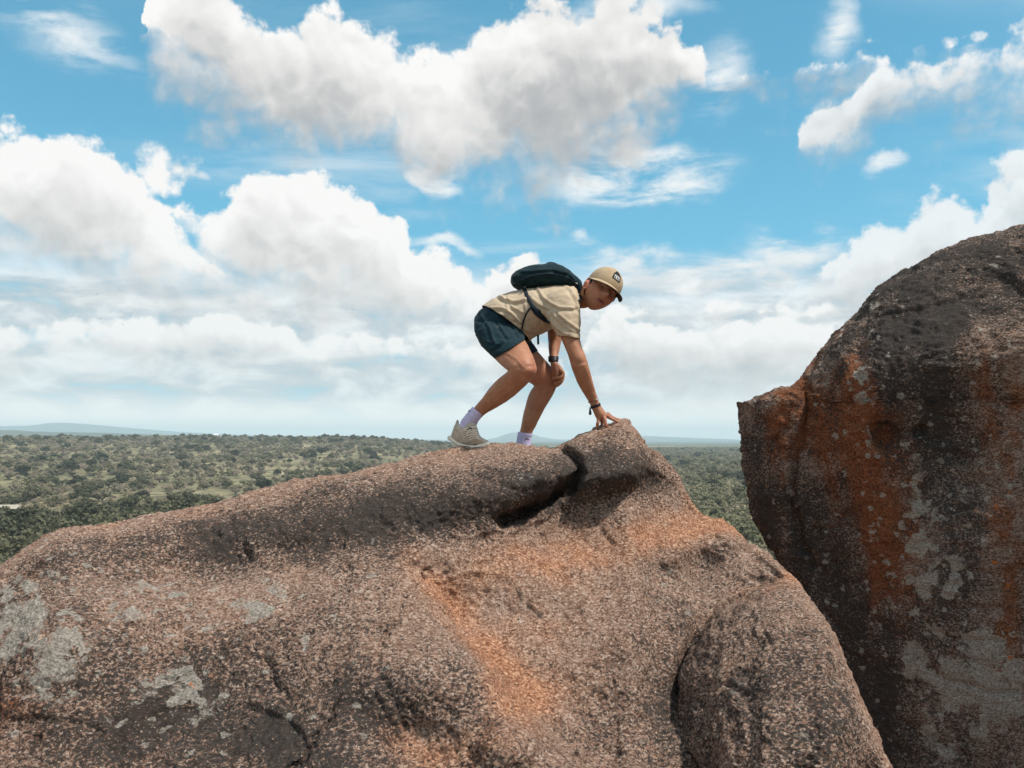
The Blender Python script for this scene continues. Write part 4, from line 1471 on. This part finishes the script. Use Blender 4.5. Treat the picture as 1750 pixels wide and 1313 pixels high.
    zz, yy = hl[..., 2], hl[..., 1] + nz
    keep = (yy < .026) & (zz > -.012) | (yy < -.020) & (zz > -.062 + nz)
    hv = H(hl + .0016 * perlin(hl * 420)[..., None])
    kf = keep.reshape(-1)
    q = [f for f in map(tuple, grid_quads(*hv.shape[:2])) if kf[list(f)].all()]
    me = py_mesh('hair', hv.reshape(-1, 3), q, M_HAIR)
    o = part('hair', me, root)
    md = o.modifiers.new('thick', 'SOLIDIFY'); md.thickness = .003

    # ---- cap
    ph = np.linspace(0, 2 * np.pi, 72, endpoint=False)
    rows = np.linspace(0, 1, 26)
    CR = np.array([.0835, .1015, .098])
    CC = np.array([0, -.002, .030])

    def crown(phi, s):
        lo = -0.06 - .16 * (1 - np.cos(phi)) * .5       # rim dips to the back
        e = lo + (np.pi / 2 - lo) * s
        seam = 1 - .010 * np.exp(-((np.mod(phi, np.pi / 3) - np.pi / 6) / .05) ** 2) * (s > .02)
        bulge = 1 + .03 * np.sin(np.pi * s)
        return CC + np.stack([CR[0] * np.sin(phi) * np.cos(e) * seam * bulge, CR[1] * np.cos(phi) * np.cos(e) * seam * bulge, CR[2] * np.sin(e)], -1)
    P, S_ = np.meshgrid(ph, rows)
    cv_ = H(crown(P, S_))
    cap = part('cap', mesh_np('cap', cv_, grid_quads(*cv_.shape[:2], True), M_CAP), root)
    md = cap.modifiers.new('thick', 'SOLIDIFY'); md.thickness = .003
    cap['label'] = 'tan baseball cap with a dark mountain patch'
    v, q = ball(H(CC + np.array([0, 0, CR[2] + .001])), .008, Rv, Fv, Uv * .6, 12, 8)
    part('button', py_mesh('button', v, q, M_UNDER), cap)
    phb = np.linspace(-1.25, 1.25, 40)
    out = np.linspace(0, 1, 14)
    PB, OB = np.meshgrid(phb, out)
    inner = crown(PB, 0 * PB)
    prof = np.cos(PB / 1.25 * np.pi / 2) ** .55
    br = inner + np.stack([.10 * OB * np.sin(PB) * .25, .070 * OB * prof, -.024 * OB * prof - .0 * PB], -1)
    br[..., 2] += -.012 * (np.sin(PB) ** 2) * OB - .004 * OB + .004
    bt = H(br)
    part('brim', mesh_np('brim', bt, grid_quads(*bt.shape[:2]), M_CAP), cap).modifiers.new('t', 'SOLIDIFY').thickness = .0025
    bu = H(br - np.array([0, 0, .0045]))
    part('brim_underside', mesh_np('brim_underside', bu, grid_quads(*bu.shape[:2]), M_UNDER), cap).modifiers.new('t', 'SOLIDIFY').thickness = .0015

    # patch on the front of the crown: a dark ridge of peaks over pale lettering
    def on_cap(px, pz, lift):
        """bend a flat drawing (metres) on to the crown front"""
        phi = px / .098
        e0 = .10
        s = np.clip((pz + .044) / .115, 0, 1)
        p = crown(phi, s)
        nrm = (p - CC) / CR ** 2
        nrm /= np.linalg.norm(nrm, axis=-1, keepdims=True)
        return H(p + nrm * lift)

    def flat_patch(name, poly, mat, lift):
        bm = bmesh.new()
        vs = [bm.verts.new((x, z, 0)) for x, z in poly]
        bm.faces.new(vs)
        bmesh.ops.triangulate(bm, faces=bm.faces[:])
        for _ in range(2):
            bmesh.ops.subdivide_edges(bm, edges=bm.edges[:], cuts=1)
        bmesh.ops.triangulate(bm, faces=bm.faces[:])
        a_ = np.array([v.co[:] for v in bm.verts])
        w = on_cap(a_[:, 0], a_[:, 1], lift)
        for v, p in zip(bm.verts, w):
            v.co = p
        me = bpy.data.meshes.new(name)
        bm.to_mesh(me)
        bm.free()
        me.materials.append(mat)
        o = part(name, me, cap)
        md = o.modifiers.new('t', 'SOLIDIFY')
        md.thickness = .0012
        md.offset = 0
        return o
    # his left is the picture's right: mirror x so the drawing reads from outside
    peaks = [(-.028, -.006), (-.029, .006), (-.022, .012), (-.018, .021), (-.013, .016), (-.009, .018), (-.004, .027), (.001, .022), (.006, .024), (.011, .018), (.016, .020), (.021, .012), (.029, .006), (.031, -.006)]
    flat_patch('patch', [(-x, z) for x, z in peaks + [(.029, -.018), (-.027, -.018)]], M_BLACK, .0046)
    fc = bpy.data.curves.new('lettering', 'FONT')
    fc.body = 'YETI'
    fc.size = .021
    fc.align_x = 'CENTER'
    fc.offset = .0006
    fo = bpy.data.objects.new('lettering_raw', fc)
    COL.objects.link(fo)
    bpy.context.view_layer.update()
    tm = bpy.data.meshes.new_from_object(fo.evaluated_get(bpy.context.evaluated_depsgraph_get()))
    bpy.data.objects.remove(fo)
    a_, _ = verts_of(tm)
    put_verts(tm, on_cap(-a_[:, 0] * 1.05, a_[:, 1] - .015, .0062))
    tm.materials.clear()
    tm.materials.append(M_WHITE)
    part('lettering', tm, cap)

    # ---- shirt
    t_st = [(250, 384, 562, 610, 4.3, .178), (276, 362, 584, 582, 4.3, .178), (305, 340, 604, 558, 4.3, .179), (372, 295, 618, 544, 4.3, .183), (450, 262, 642, 530, 4.3, .186), (540, 240, 678, 514, 4.3, .195),
            (640, 226, 728, 492, 4.3, .205), (740, 214, 788, 466, 4.3, .208), (815, 210, 846, 420, 4.29, .185), (876, 222, 896, 376, 4.27, .105), (903, 245, 912, 362, 4.26, .072), (935, 240, 935, 362, 4.24, .066)]
    sl_n = [(660, 290, 880, 214, 4.17, .07), (682, 352, 905, 262, 4.13, .078), (706, 408, 918, 350, 4.10, .078), (738, 468, 920, 440, 4.085, .074), (774, 526, 916, 545, 4.08, .068), (796, 552, 918, 585, 4.08, .066)]
    sl_f = [(680, 300, 860, 240, 4.44, .07), (694, 380, 850, 370, 4.48, .066), (704, 440, 826, 450, 4.475, .060), (708, 480, 812, 502, 4.465, .056), (712, 510, 812, 540, 4.465, .054)]
    shirt = fuse('shirt', [limb(Z1, t_st, 5, 40), limb(Z1, sl_n, 5, 30), limb(Z1, sl_f, 5, 30)], .005, M_SHIRT, 6, .5)
    fold(shirt, [(Z2, [(470, 420), (540, 540), (640, 620), (760, 680), (960, 690)], .9), (Z2, [(390, 560), (480, 640), (600, 690)], .8),
                 (Z2, [(760, 780), (860, 870), (960, 940), (1030, 985)], 1.0), (Z2, [(700, 800), (840, 930), (1000, 1010)], .7), (Z2, [(640, 860), (720, 960), (860, 1050)], .8),
                 (Z2, [(930, 480), (985, 560), (1030, 700)], .7), (Z2, [(840, 380), (960, 470), (1020, 600)], .5),
                 (Z2, [(-80, 520), (40, 570), (150, 605), (300, 570)], 1.0), (Z2, [(-160, 690), (0, 690), (110, 760), (230, 880)], 1.1), (Z2, [(-100, 780), (40, 790), (140, 850)], .7),
                 (Z2, [(540, 900), (560, 960), (660, 960)], .9), (Z2, [(290, 980), (380, 1010), (500, 1000)], .7), (Z2, [(290, 620), (330, 760), (300, 900)], .4),
                 (Z1, [(470, 300), (500, 350), (560, 380)], .6), (Z1, [(420, 275), (460, 320), (470, 380)], .5)], 2.6, .0075, .003)
    A, B, C_ = at(*Z1(306, 341), 4.3), at(*Z1(602, 560), 4.3), at(*Z1(468, 424), 4.115)
    no = np.cross(B - A, C_ - A); no /= np.linalg.norm(no)
    if no @ (at(*Z1(255, 392), 4.3) - A) < 0: no = -no
    cut(shirt, A, no, (A + B) / 2, .36)
    for st, dd in ((sl_n, 4.08), (sl_f, 4.465)):
        A, B = at(*Z1(st[-2][0], st[-2][1]), dd), at(*Z1(st[-2][2], st[-2][3]), dd)
        no = np.cross(B - A, FWD); no /= np.linalg.norm(no)
        if no[2] > 0: no = -no
        cut(shirt, A, no, (A + B) / 2, .13)
    A, B = at(*Z1(908, 245), 4.25), at(*Z1(914, 362), 4.25)
    no = np.cross(B - A, FWD); no /= np.linalg.norm(no)
    if no[0] < 0: no = -no
    cut(shirt, A, no, (A + B) / 2, .11)
    ob_shirt = part('shirt', shirt, root)
    md = ob_shirt.modifiers.new('t', 'SOLIDIFY'); md.thickness = .003; md.offset = -1

    # ---- shorts
    pel = [(345, 334, 560, 430, 4.3, .130), (298, 364, 566, 472, 4.3, .152), (260, 412, 560, 515, 4.3, .160), (256, 455, 540, 545, 4.3, .165), (275, 520, 510, 590, 4.3, .15)]
    nl = [(256, 445, 540, 462, 4.21, .078), (258, 492, 562, 486, 4.19, .092), (284, 560, 566, 512, 4.16, .097), (332, 624, 570, 532, 4.12, .098), (384, 670, 573, 550, 4.085, .096), (402, 688, 590, 566, 4.07, .094)]
    fl = [(300, 440, 550, 485, 4.39, .078), (330, 560, 592, 520, 4.42, .094), (400, 660, 622, 570, 4.42, .095), (462, 716, 653, 620, 4.42, .094), (482, 736, 672, 640, 4.42, .092)]
    shorts = fuse('shorts', [limb(Z1, pel, 5, 36), limb(Z1, nl, 5, 32), limb(Z1, fl, 5, 32)], .005, M_SHORT, 5, .5)
    fold(shorts, [(Z1, [(300, 400), (350, 470), (380, 560)], .8), (Z1, [(400, 400), (420, 470), (460, 530)], .7), (Z1, [(500, 440), (520, 490), (540, 530)], .6),
                  (Z1, [(270, 520), (330, 560), (400, 580)], .6), (Z1, [(300, 590), (360, 610), (440, 560)], .6)], 2.4, .008, .0035)
    for st, dd in ((nl, 4.085), (fl, 4.42)):
        A, B = at(*Z1(st[-2][0], st[-2][1]), dd), at(*Z1(st[-2][2], st[-2][3]), dd)
        no = np.cross(B - A, FWD); no /= np.linalg.norm(no)
        if no[2] > 0: no = -no
        cut(shorts, A, no, (A + B) / 2, .15)
    o = part('shorts', shorts, root)
    md = o.modifiers.new('t', 'SOLIDIFY'); md.thickness = .003; md.offset = -1

    # ---- socks
    def ringed(st, zf, cuffs):
        v, q = limb(zf, st, 8, 30)
        return v, q
    nsock = ringed([(755, 200, 985, 385, 4.12, .038), (700, 262, 950, 440, 4.125, .040), (690, 280, 935, 465, 4.127, .038), (640, 330, 900, 510, 4.13, .040), (585, 400, 870, 560, 4.135, .038), (500, 510, 835, 600, 4.14, .037), (470, 620, 790, 680, 4.145, .036), (470, 760, 740, 800, 4.145, .030)], ZS, 2)
    o = part('sock', py_mesh('sock', *nsock, M_SOCK), root)
    fsock = limb(Z1, [(530, 1124, 622, 1134, 4.41, .040), (528, 1140, 620, 1148, 4.41, .042), (525, 1150, 615, 1158, 4.41, .040), (518, 1195, 608, 1200, 4.41, .042), (512, 1240, 612, 1245, 4.41, .042)], 8, 30)
    o2 = part('sock', py_mesh('sock', *fsock, M_SOCK), root)

    def bvh_of(me):
        a_, _ = verts_of(me)
        return BVHTree.FromPolygons([tuple(x) for x in a_], [tuple(p.vertices) for p in me.polygons])

    def hug(tree, zf, x, y, lift, dfl):
        r_ = ray(*zf(x, y))
        L = np.linalg.norm(r_)
        h = tree.ray_cast(Vector(EYE), Vector(r_ / L))
        if h[0] is None:
            return at(*zf(x, y), dfl)
        return np.array(h[0]) - r_ / L * lift

    def ribbon(tree, zf, pts, width, lift, dfl, n=24, thick=.003):
        """flat band lying on a surface; width in metres"""
        P2 = spline(np.array(pts, float), n)
        c = np.array([hug(tree, zf, x, y, lift, dfl) for x, y in P2])
        for _ in range(3):
            c[1:-1] = (c[:-2] + 2 * c[1:-1] + c[2:]) / 4
        tn = np.gradient(c, axis=0)
        tn /= np.linalg.norm(tn, axis=1)[:, None]
        w = np.cross(tn, FWD); w /= np.linalg.norm(w, axis=1)[:, None]
        wd = np.interp(np.linspace(0, 1, n), np.linspace(0, 1, len(np.atleast_1d(width))), np.atleast_1d(width))[:, None] / 2
        nn = np.cross(w, tn)
        nn *= np.sign(-(nn @ FWD))[:, None]
        V = np.stack([c - w * wd - nn * thick, c - w * wd + nn * thick * .6, c + nn * thick, c + w * wd + nn * thick * .6, c + w * wd - nn * thick], 1)
        return close_tube(V)
    # small dark marks on the socks
    for zf, me, pts, wd in ((ZS, o.data, [(668, 300), (690, 282)], .006), (Z1, o2.data, [(574, 1172), (588, 1164), (597, 1172)], .005)):
        tr = bvh_of(me)
        v, q = ribbon(tr, zf, pts, wd, .002, 4.1, 6, .001)
        part('sock_mark', py_mesh('sock_mark', v, q, M_BLACK), o if zf is ZS else o2)

    # ---- shoes
    def shoe(name_parent):
        up = limb(ZS, [(268, 860, 300, 760, 4.20, .018), (300, 930, 325, 690, 4.195, .030), (385, 990, 385, 560, 4.18, .037), (510, 1040, 500, 600, 4.155, .041), (640, 1062, 650, 545, 4.13, .043), (770, 1066, 800, 560, 4.105, .044),
                       (870, 1058, 868, 700, 4.085, .045), (930, 1045, 915, 850, 4.07, .045), (1010, 1030, 1000, 915, 4.05, .042), (1085, 1020, 1075, 945, 4.03, .032), (1125, 1015, 1120, 985, 4.02, .016)], 5, 30, 2.3)
        upm = fuse('shoe_upper', [up], .004, M_SHOE, 3)
        fold(upm, [(ZS, [(450, 780), (520, 850), (530, 930), (600, 1020)], 1.0), (ZS, [(420, 780), (480, 870), (500, 960)], -.8), (ZS, [(620, 1000), (800, 960), (980, 930)], .5), (ZS, [(350, 700), (430, 720), (540, 640)], .5)], 1.6, .004, .001)
        so = limb(ZS, [(195, 868, 200, 930, 4.215, .014), (235, 850, 235, 955, 4.21, .032), (310, 880, 295, 990, 4.20, .042), (420, 965, 405, 1055, 4.175, .046), (560, 1025, 540, 1128, 4.145, .049), (700, 1052, 700, 1140, 4.115, .051),
                       (850, 1045, 850, 1136, 4.085, .052), (1000, 1000, 1005, 1122, 4.05, .048), (1085, 965, 1095, 1100, 4.03, .036), (1145, 1000, 1150, 1065, 4.015, .014)], 5, 30, 3.0)
        som = py_mesh('sole', *so, M_SOLE)
        return upm, som
    upm, som = shoe(None)
    sh = empty('shoe', tuple(at(*ZS(600, 1130), 4.12)))
    sh.parent = root
    sh.matrix_parent_inverse = Matrix.Translation(-root.location)
    uo = part('upper', upm, None)
    for ob in (uo, part('sole', som, None)):
        ob.parent = sh
        ob.matrix_parent_inverse = Matrix.Translation(-sh.location)
    tr = bvh_of(upm)
    for pts in ([(640, 860), (760, 815), (880, 840)], [(660, 905), (780, 860), (900, 880)], [(690, 945), (800, 905), (915, 915)], [(620, 800), (740, 765), (868, 790)], [(600, 740), (720, 720), (860, 740)],
                [(700, 690), (650, 780), (635, 860)], [(700, 690), (620, 700), (570, 730)], [(710, 690), (800, 650), (840, 660)]):
        c = np.array([hug(tr, ZS, x, y, .003, 4.06) for x, y in spline(np.array(pts, float), 7)])
        v, q = rod(c, [.0028] * len(c), 6, 2)
        lo = part('lace', py_mesh('lace', v, q, M_LACE), None)
        lo.parent = sh
        lo.matrix_parent_inverse = Matrix.Translation(-sh.location)
    v, q = ribbon(tr, ZS, [(640, 730), (690, 690), (740, 700)], .010, .004, 4.06, 8, .002)
    lo = part('eyelet_band', py_mesh('eyelet_band', v, q, M_DARK), None)
    lo.parent = sh
    lo.matrix_parent_inverse = Matrix.Translation(-sh.location)
    tabp = np.array([at(*ZS(400, 640), 4.195), at(*ZS(415, 560), 4.20), at(*ZS(420, 520), 4.205)])
    v, q = rod(tabp, [.010, .008, .006], 10, 4)
    lo = part('heel_tab', py_mesh('heel_tab', v, q, M_SHOE), None)
    lo.parent = sh
    lo.matrix_parent_inverse = Matrix.Translation(-sh.location)
    # the other shoe, behind the crest
    sh2 = sh.copy()
    COL.objects.link(sh2)
    for ch in list(sh.children):
        c = ch.copy()
        COL.objects.link(c)
        c.parent = sh2
        c.matrix_parent_inverse = ch.matrix_parent_inverse.copy()
    dlt = at(*Z1(560, 1205), 4.41) - at(*ZS(560, 600), 4.14)
    sh2.location = Vector(np.array(sh.location) + dlt) + Vector((0.02, 0, -.02))
    sh2.rotation_euler = (0, math.radians(-16), math.radians(20))

    # ---- wrist things
    wv, wq = limb(Z1, [(719, 652, 783, 654, 4.395, .036), (718, 664, 784, 665, 4.39, .037), (719, 680, 782, 679, 4.38, .036), (721, 690, 780, 688, 4.375, .033)], 4, 28)
    wat = part('watch', py_mesh('watch', wv, wq, M_DARK), root)
    bv, bq = limb(Z1, [(979, 966, 1042, 943, 4.15, .030), (984, 982, 1046, 958, 4.152, .030)], 3, 28)
    bra = part('bracelet', py_mesh('bracelet', bv, bq, M_DARK), root)
    tp = np.array([at(*ZH(262, 530), 4.13), at(*ZH(270, 600), 4.13), at(*ZH(272, 690), 4.13)])
    v, q = rod(tp, [.002, .005, .0075], 8, 4)
    part('tassel', py_mesh('tassel', v, q, M_PACK), bra)
    bv, bq = limb(Z1, [(966, 938, 1031, 914, 4.145, .031), (968, 945, 1033, 921, 4.146, .031)], 3, 28)
    bo = part('bracelet', py_mesh('bracelet', bv, bq, material('leather_cord', (.20, .10, .07), .7)[0]), root)
    for k in range(4):
        v, q = ball(at(*ZH(410 + 18 * k, 345 - 14 * k + (30 if k > 1 else 0)), 4.122), .0035, Rv, Fv, Uv, 8, 6)
        part('bead', py_mesh('bead', v, q, M_WHITE), bo)

    # ---- backpack: a thing of its own
    bp = empty('backpack', tuple(at(*Z1(700, 235), 4.3)))
    tag(bp, 'dark teal backpack strapped on the crouching climber\'s back', 'backpack')
    st = [(486, 172, 488, 196, 4.32, .07), (500, 143, 506, 222, 4.32, .115), (545, 114, 560, 243, 4.32, .135), (620, 91, 640, 240, 4.32, .145), (695, 86, 715, 236, 4.32, .148), (755, 82, 780, 236, 4.32, .146),
          (815, 106, 835, 240, 4.31, .138), (868, 142, 880, 246, 4.30, .118), (905, 170, 908, 246, 4.29, .085), (926, 196, 924, 232, 4.28, .05)]
    pk = fuse('pack_body', [limb(Z1, st, 5, 40, 2.6)], .005, M_PACK, 4)
    fold(pk, [(Z1, [(500, 205), (600, 165), (720, 150), (840, 175)], .8), (Z1, [(560, 125), (640, 120), (740, 110), (830, 135)], .7), (Z1, [(860, 150), (885, 190), (900, 230)], .8), (Z1, [(520, 150), (540, 190), (560, 230)], .7),
              (Z1, [(640, 180), (720, 190), (800, 210)], .6)], 2.6, .006, .004)
    part('pack_body', pk, bp)
    ptr = bvh_of(pk)
    c = np.array([hug(ptr, Z1, x, y, .004, 4.2) for x, y in spline(np.array([(500, 200), (600, 158), (720, 140), (830, 160), (885, 195)], float), 20)])
    v, q = rod(c, [.0025] * len(c), 6, 2)
    part('zipper', py_mesh('zipper', v, q, M_STRAP), bp)
    lp = np.array([at(*Z1(705, 92), 4.3), at(*Z1(716, 76), 4.3), at(*Z1(745, 74), 4.3), at(*Z1(772, 84), 4.3)])
    v, q = rod(lp, [.007] * 4, 8, 4)
    part('handle', py_mesh('handle', v, q, M_STRAP), bp)
    v, q = ribbon(ptr, ZF, [(60, 490), (105, 520)], .005, .003, 4.2, 6, .001)
    part('pack_tag', py_mesh('pack_tag', v, q, M_WHITE), bp)
    tr = bvh_of(shirt)
    for nm, pts, wd in (('strap', [(566, 225), (580, 258), (600, 308), (626, 352)], [.022, .018, .018, .020]),
                        ('strap_pad', [(616, 340), (650, 380), (690, 412), (730, 440)], [.022, .034, .034, .026]),
                        ('webbing', [(618, 346), (598, 362), (575, 402), (562, 445), (556, 480)], .008),
                        ('shoulder_strap', [(886, 190), (908, 206), (918, 240), (917, 278), (908, 310)], [.034, .030, .026, .02])):
        v, q = ribbon(tr, Z1, pts, wd, .004, 4.16 if nm != 'shoulder_strap' else 4.2, 22)
        part(nm, py_mesh(nm, v, q, M_STRAP if nm != 'shoulder_strap' else M_PACK), bp)
    hp = np.array([at(*Z1(654, 500), 4.27), at(*Z1(655, 545), 4.27), at(*Z1(656, 580), 4.27)])
    w = np.array([.0055, 0, 0])
    V = np.stack([hp - w, hp - w + FWD * .003, hp + w + FWD * .003, hp + w], 1)
    part('strap_end', py_mesh('strap_end', *close_tube(V), M_STRAP), bp)
    return root


def ball(c, r, X, Y, Z, seg=16, rings=10):
    ph = np.linspace(0, 2 * np.pi, seg, endpoint=False)
    th = np.linspace(-1.45, 1.45, rings)
    P, T = np.meshgrid(ph, th)
    V = np.asarray(c) + r * ((np.cos(T) * np.cos(P))[..., None] * X + (np.cos(T) * np.sin(P))[..., None] * Y + np.sin(T)[..., None] * Z)
    return close_tube(V)


build_person()


# ------------------------------------------------------------------ small things far off
M_BIRD = material('dark_plumage', (0.03, 0.028, 0.03), .8)[0]


def bird(u, v, d, span, bank):
    c = at(u, v, d)
    e = empty('bird', tuple(c), bank)
    s = span / 2
    bl = np.array([[-.32 * s, 0, 0], [-.1 * s, 0, .02 * s], [.25 * s, 0, 0], [.42 * s, 0, -.02 * s]])
    bv, bq = rod(bl, [.02 * s, .09 * s, .07 * s, .03 * s], 8, 3)
    link('body', py_mesh('body', bv, bq, M_BIRD), e)
    for sg in (-1, 1):
        w = np.array([[.14, .05, .02], [-.12, .05, .02], [.16, .50, .16], [-.10, .50, .16], [.06, 1.0, .10], [-.02, 1.0, .10]]) * s
        w[:, 1] *= sg
        up_ = w + np.array([0, 0, .02 * s])
        vv = np.concatenate([w, up_])
        qq = [(0, 2, 3, 1), (2, 4, 5, 3), (6, 7, 9, 8), (8, 9, 11, 10), (0, 6, 8, 2), (2, 8, 10, 4), (1, 3, 9, 7), (3, 5, 11, 9), (4, 10, 11, 5), (0, 1, 7, 6)]
        link('wing', py_mesh('wing', vv, qq, M_BIRD, False), e)
    return e


for u_, v_, d_, sp_, bk_ in ((165, 503, 210, 1.0, 1.2), (172, 545, 190, 1.1, 1.5), (210, 555, 230, 1.0, 1.3), (411, 496, 230, 1.0, 1.8), (448, 543, 240, .9, 1.4), (604, 529, 200, 1.3, 1.6)):
    tag(bird(u_, v_, d_, sp_, bk_), 'tiny dark bird gliding below the clouds', 'bird', 'birds gliding below the clouds')


def shed(u, d, w, dp, h, roof_c, wall_c, label, rz=0.0, lift=0.0, name='shed'):
    x = (u - CU) / F * d
    z = float(land_height(np.array([x]), np.array([d]))[0]) + lift
    e = empty(name, (x, d, z), rz)
    tag(e, label, 'shed')
    mw = material(name + '_wall', wall_c, .9)[0]
    mr = material(name + '_roof', roof_c, .5)[0]
    bm = bmesh.new()
    bmesh.ops.create_cube(bm, size=1)
    for v in bm.verts:
        v.co = Vector((v.co.x * w, v.co.y * dp, (v.co.z + .5) * (h + 1.0) - 1.0))
    me = bpy.data.meshes.new('wall'); bm.to_mesh(me); bm.free(); me.materials.append(mw)
    wl = link('wall', me, e)
    o = .3
    rv = [(-w / 2 - o, -dp / 2 - o, h - .1), (w / 2 + o, -dp / 2 - o, h - .1), (w / 2 + o, dp / 2 + o, h - .1), (-w / 2 - o, dp / 2 + o, h - .1), (-w / 2 - o, 0, h + dp * .28), (w / 2 + o, 0, h + dp * .28)]
    link('roof', py_mesh('roof', rv, [(0, 1, 5, 4), (2, 3, 4, 5), (0, 4, 3), (1, 2, 5), (0, 3, 2, 1)], mr, False), e)
    for sx in (-.25, .25):
        dv = [(sx * w - .45, -dp / 2 - .05, .0), (sx * w + .45, -dp / 2 - .05, 0), (sx * w + .45, -dp / 2 - .05, h * .75), (sx * w - .45, -dp / 2 - .05, h * .75)]
        dv += [(a_, b_ + .04, c_) for a_, b_, c_ in dv]
        link('door', py_mesh('door', dv, [(0, 1, 2, 3), (4, 7, 6, 5), (0, 4, 5, 1), (1, 5, 6, 2), (2, 6, 7, 3), (3, 7, 4, 0)], M_UNDER, False), e)


shed(16, 268, 8.5, 4.0, 2.4, (.40, .36, .29), (.30, .26, .20), 'long low shed with a pale metal roof among dark oaks', .05, 1.6)
shed(47, 262, 2.6, 2.4, 2.2, (.60, .56, .50), (.50, .46, .42), 'small white hut beside the long shed among dark oaks', -.1, 1.6, 'hut')
shed(370, 1180, 6.0, 5.0, 3.2, (.75, .75, .75), (.72, .72, .70), 'white house standing on the scrub ridge', .2, 3.0, 'ridge_house')


# ------------------------------------------------------------------ the air
def build_haze():
    me = bpy.data.meshes.new('haze')
    bm = bmesh.new()
    bmesh.ops.create_cube(bm, size=1.0)
    zlo, zhi = -60.0, 232.0
    for v in bm.verts:
        v.co = Vector((v.co.x * 33000, v.co.y * 33000, (zlo + zhi) / 2 + v.co.z * (zhi - zlo)))
    bm.to_mesh(me)
    bm.free()
    m = bpy.data.materials.new('haze_air')
    m.use_nodes = True
    t = NT(m.node_tree)
    for n in list(t.n):
        t.n.remove(n)
    pv = t.new('ShaderNodeVolumePrincipled')
    pv.inputs['Color'].default_value = (0.72, 0.91, 1.0, 1)
    pv.inputs['Density'].default_value = HAZE
    pv.inputs['Anisotropy'].default_value = 0.0
    out = t.new('ShaderNodeOutputMaterial')
    t.l.new(pv.outputs[0], out.inputs['Volume'])
    m.cycles.homogeneous_volume = True
    me.materials.append(m)
    o = link('haze', me)
    tag(o, 'thin blue air between here and the far hills', 'haze', kind='stuff')
    o.display_type = 'WIRE'


HAZE = 1.55e-4
build_haze()
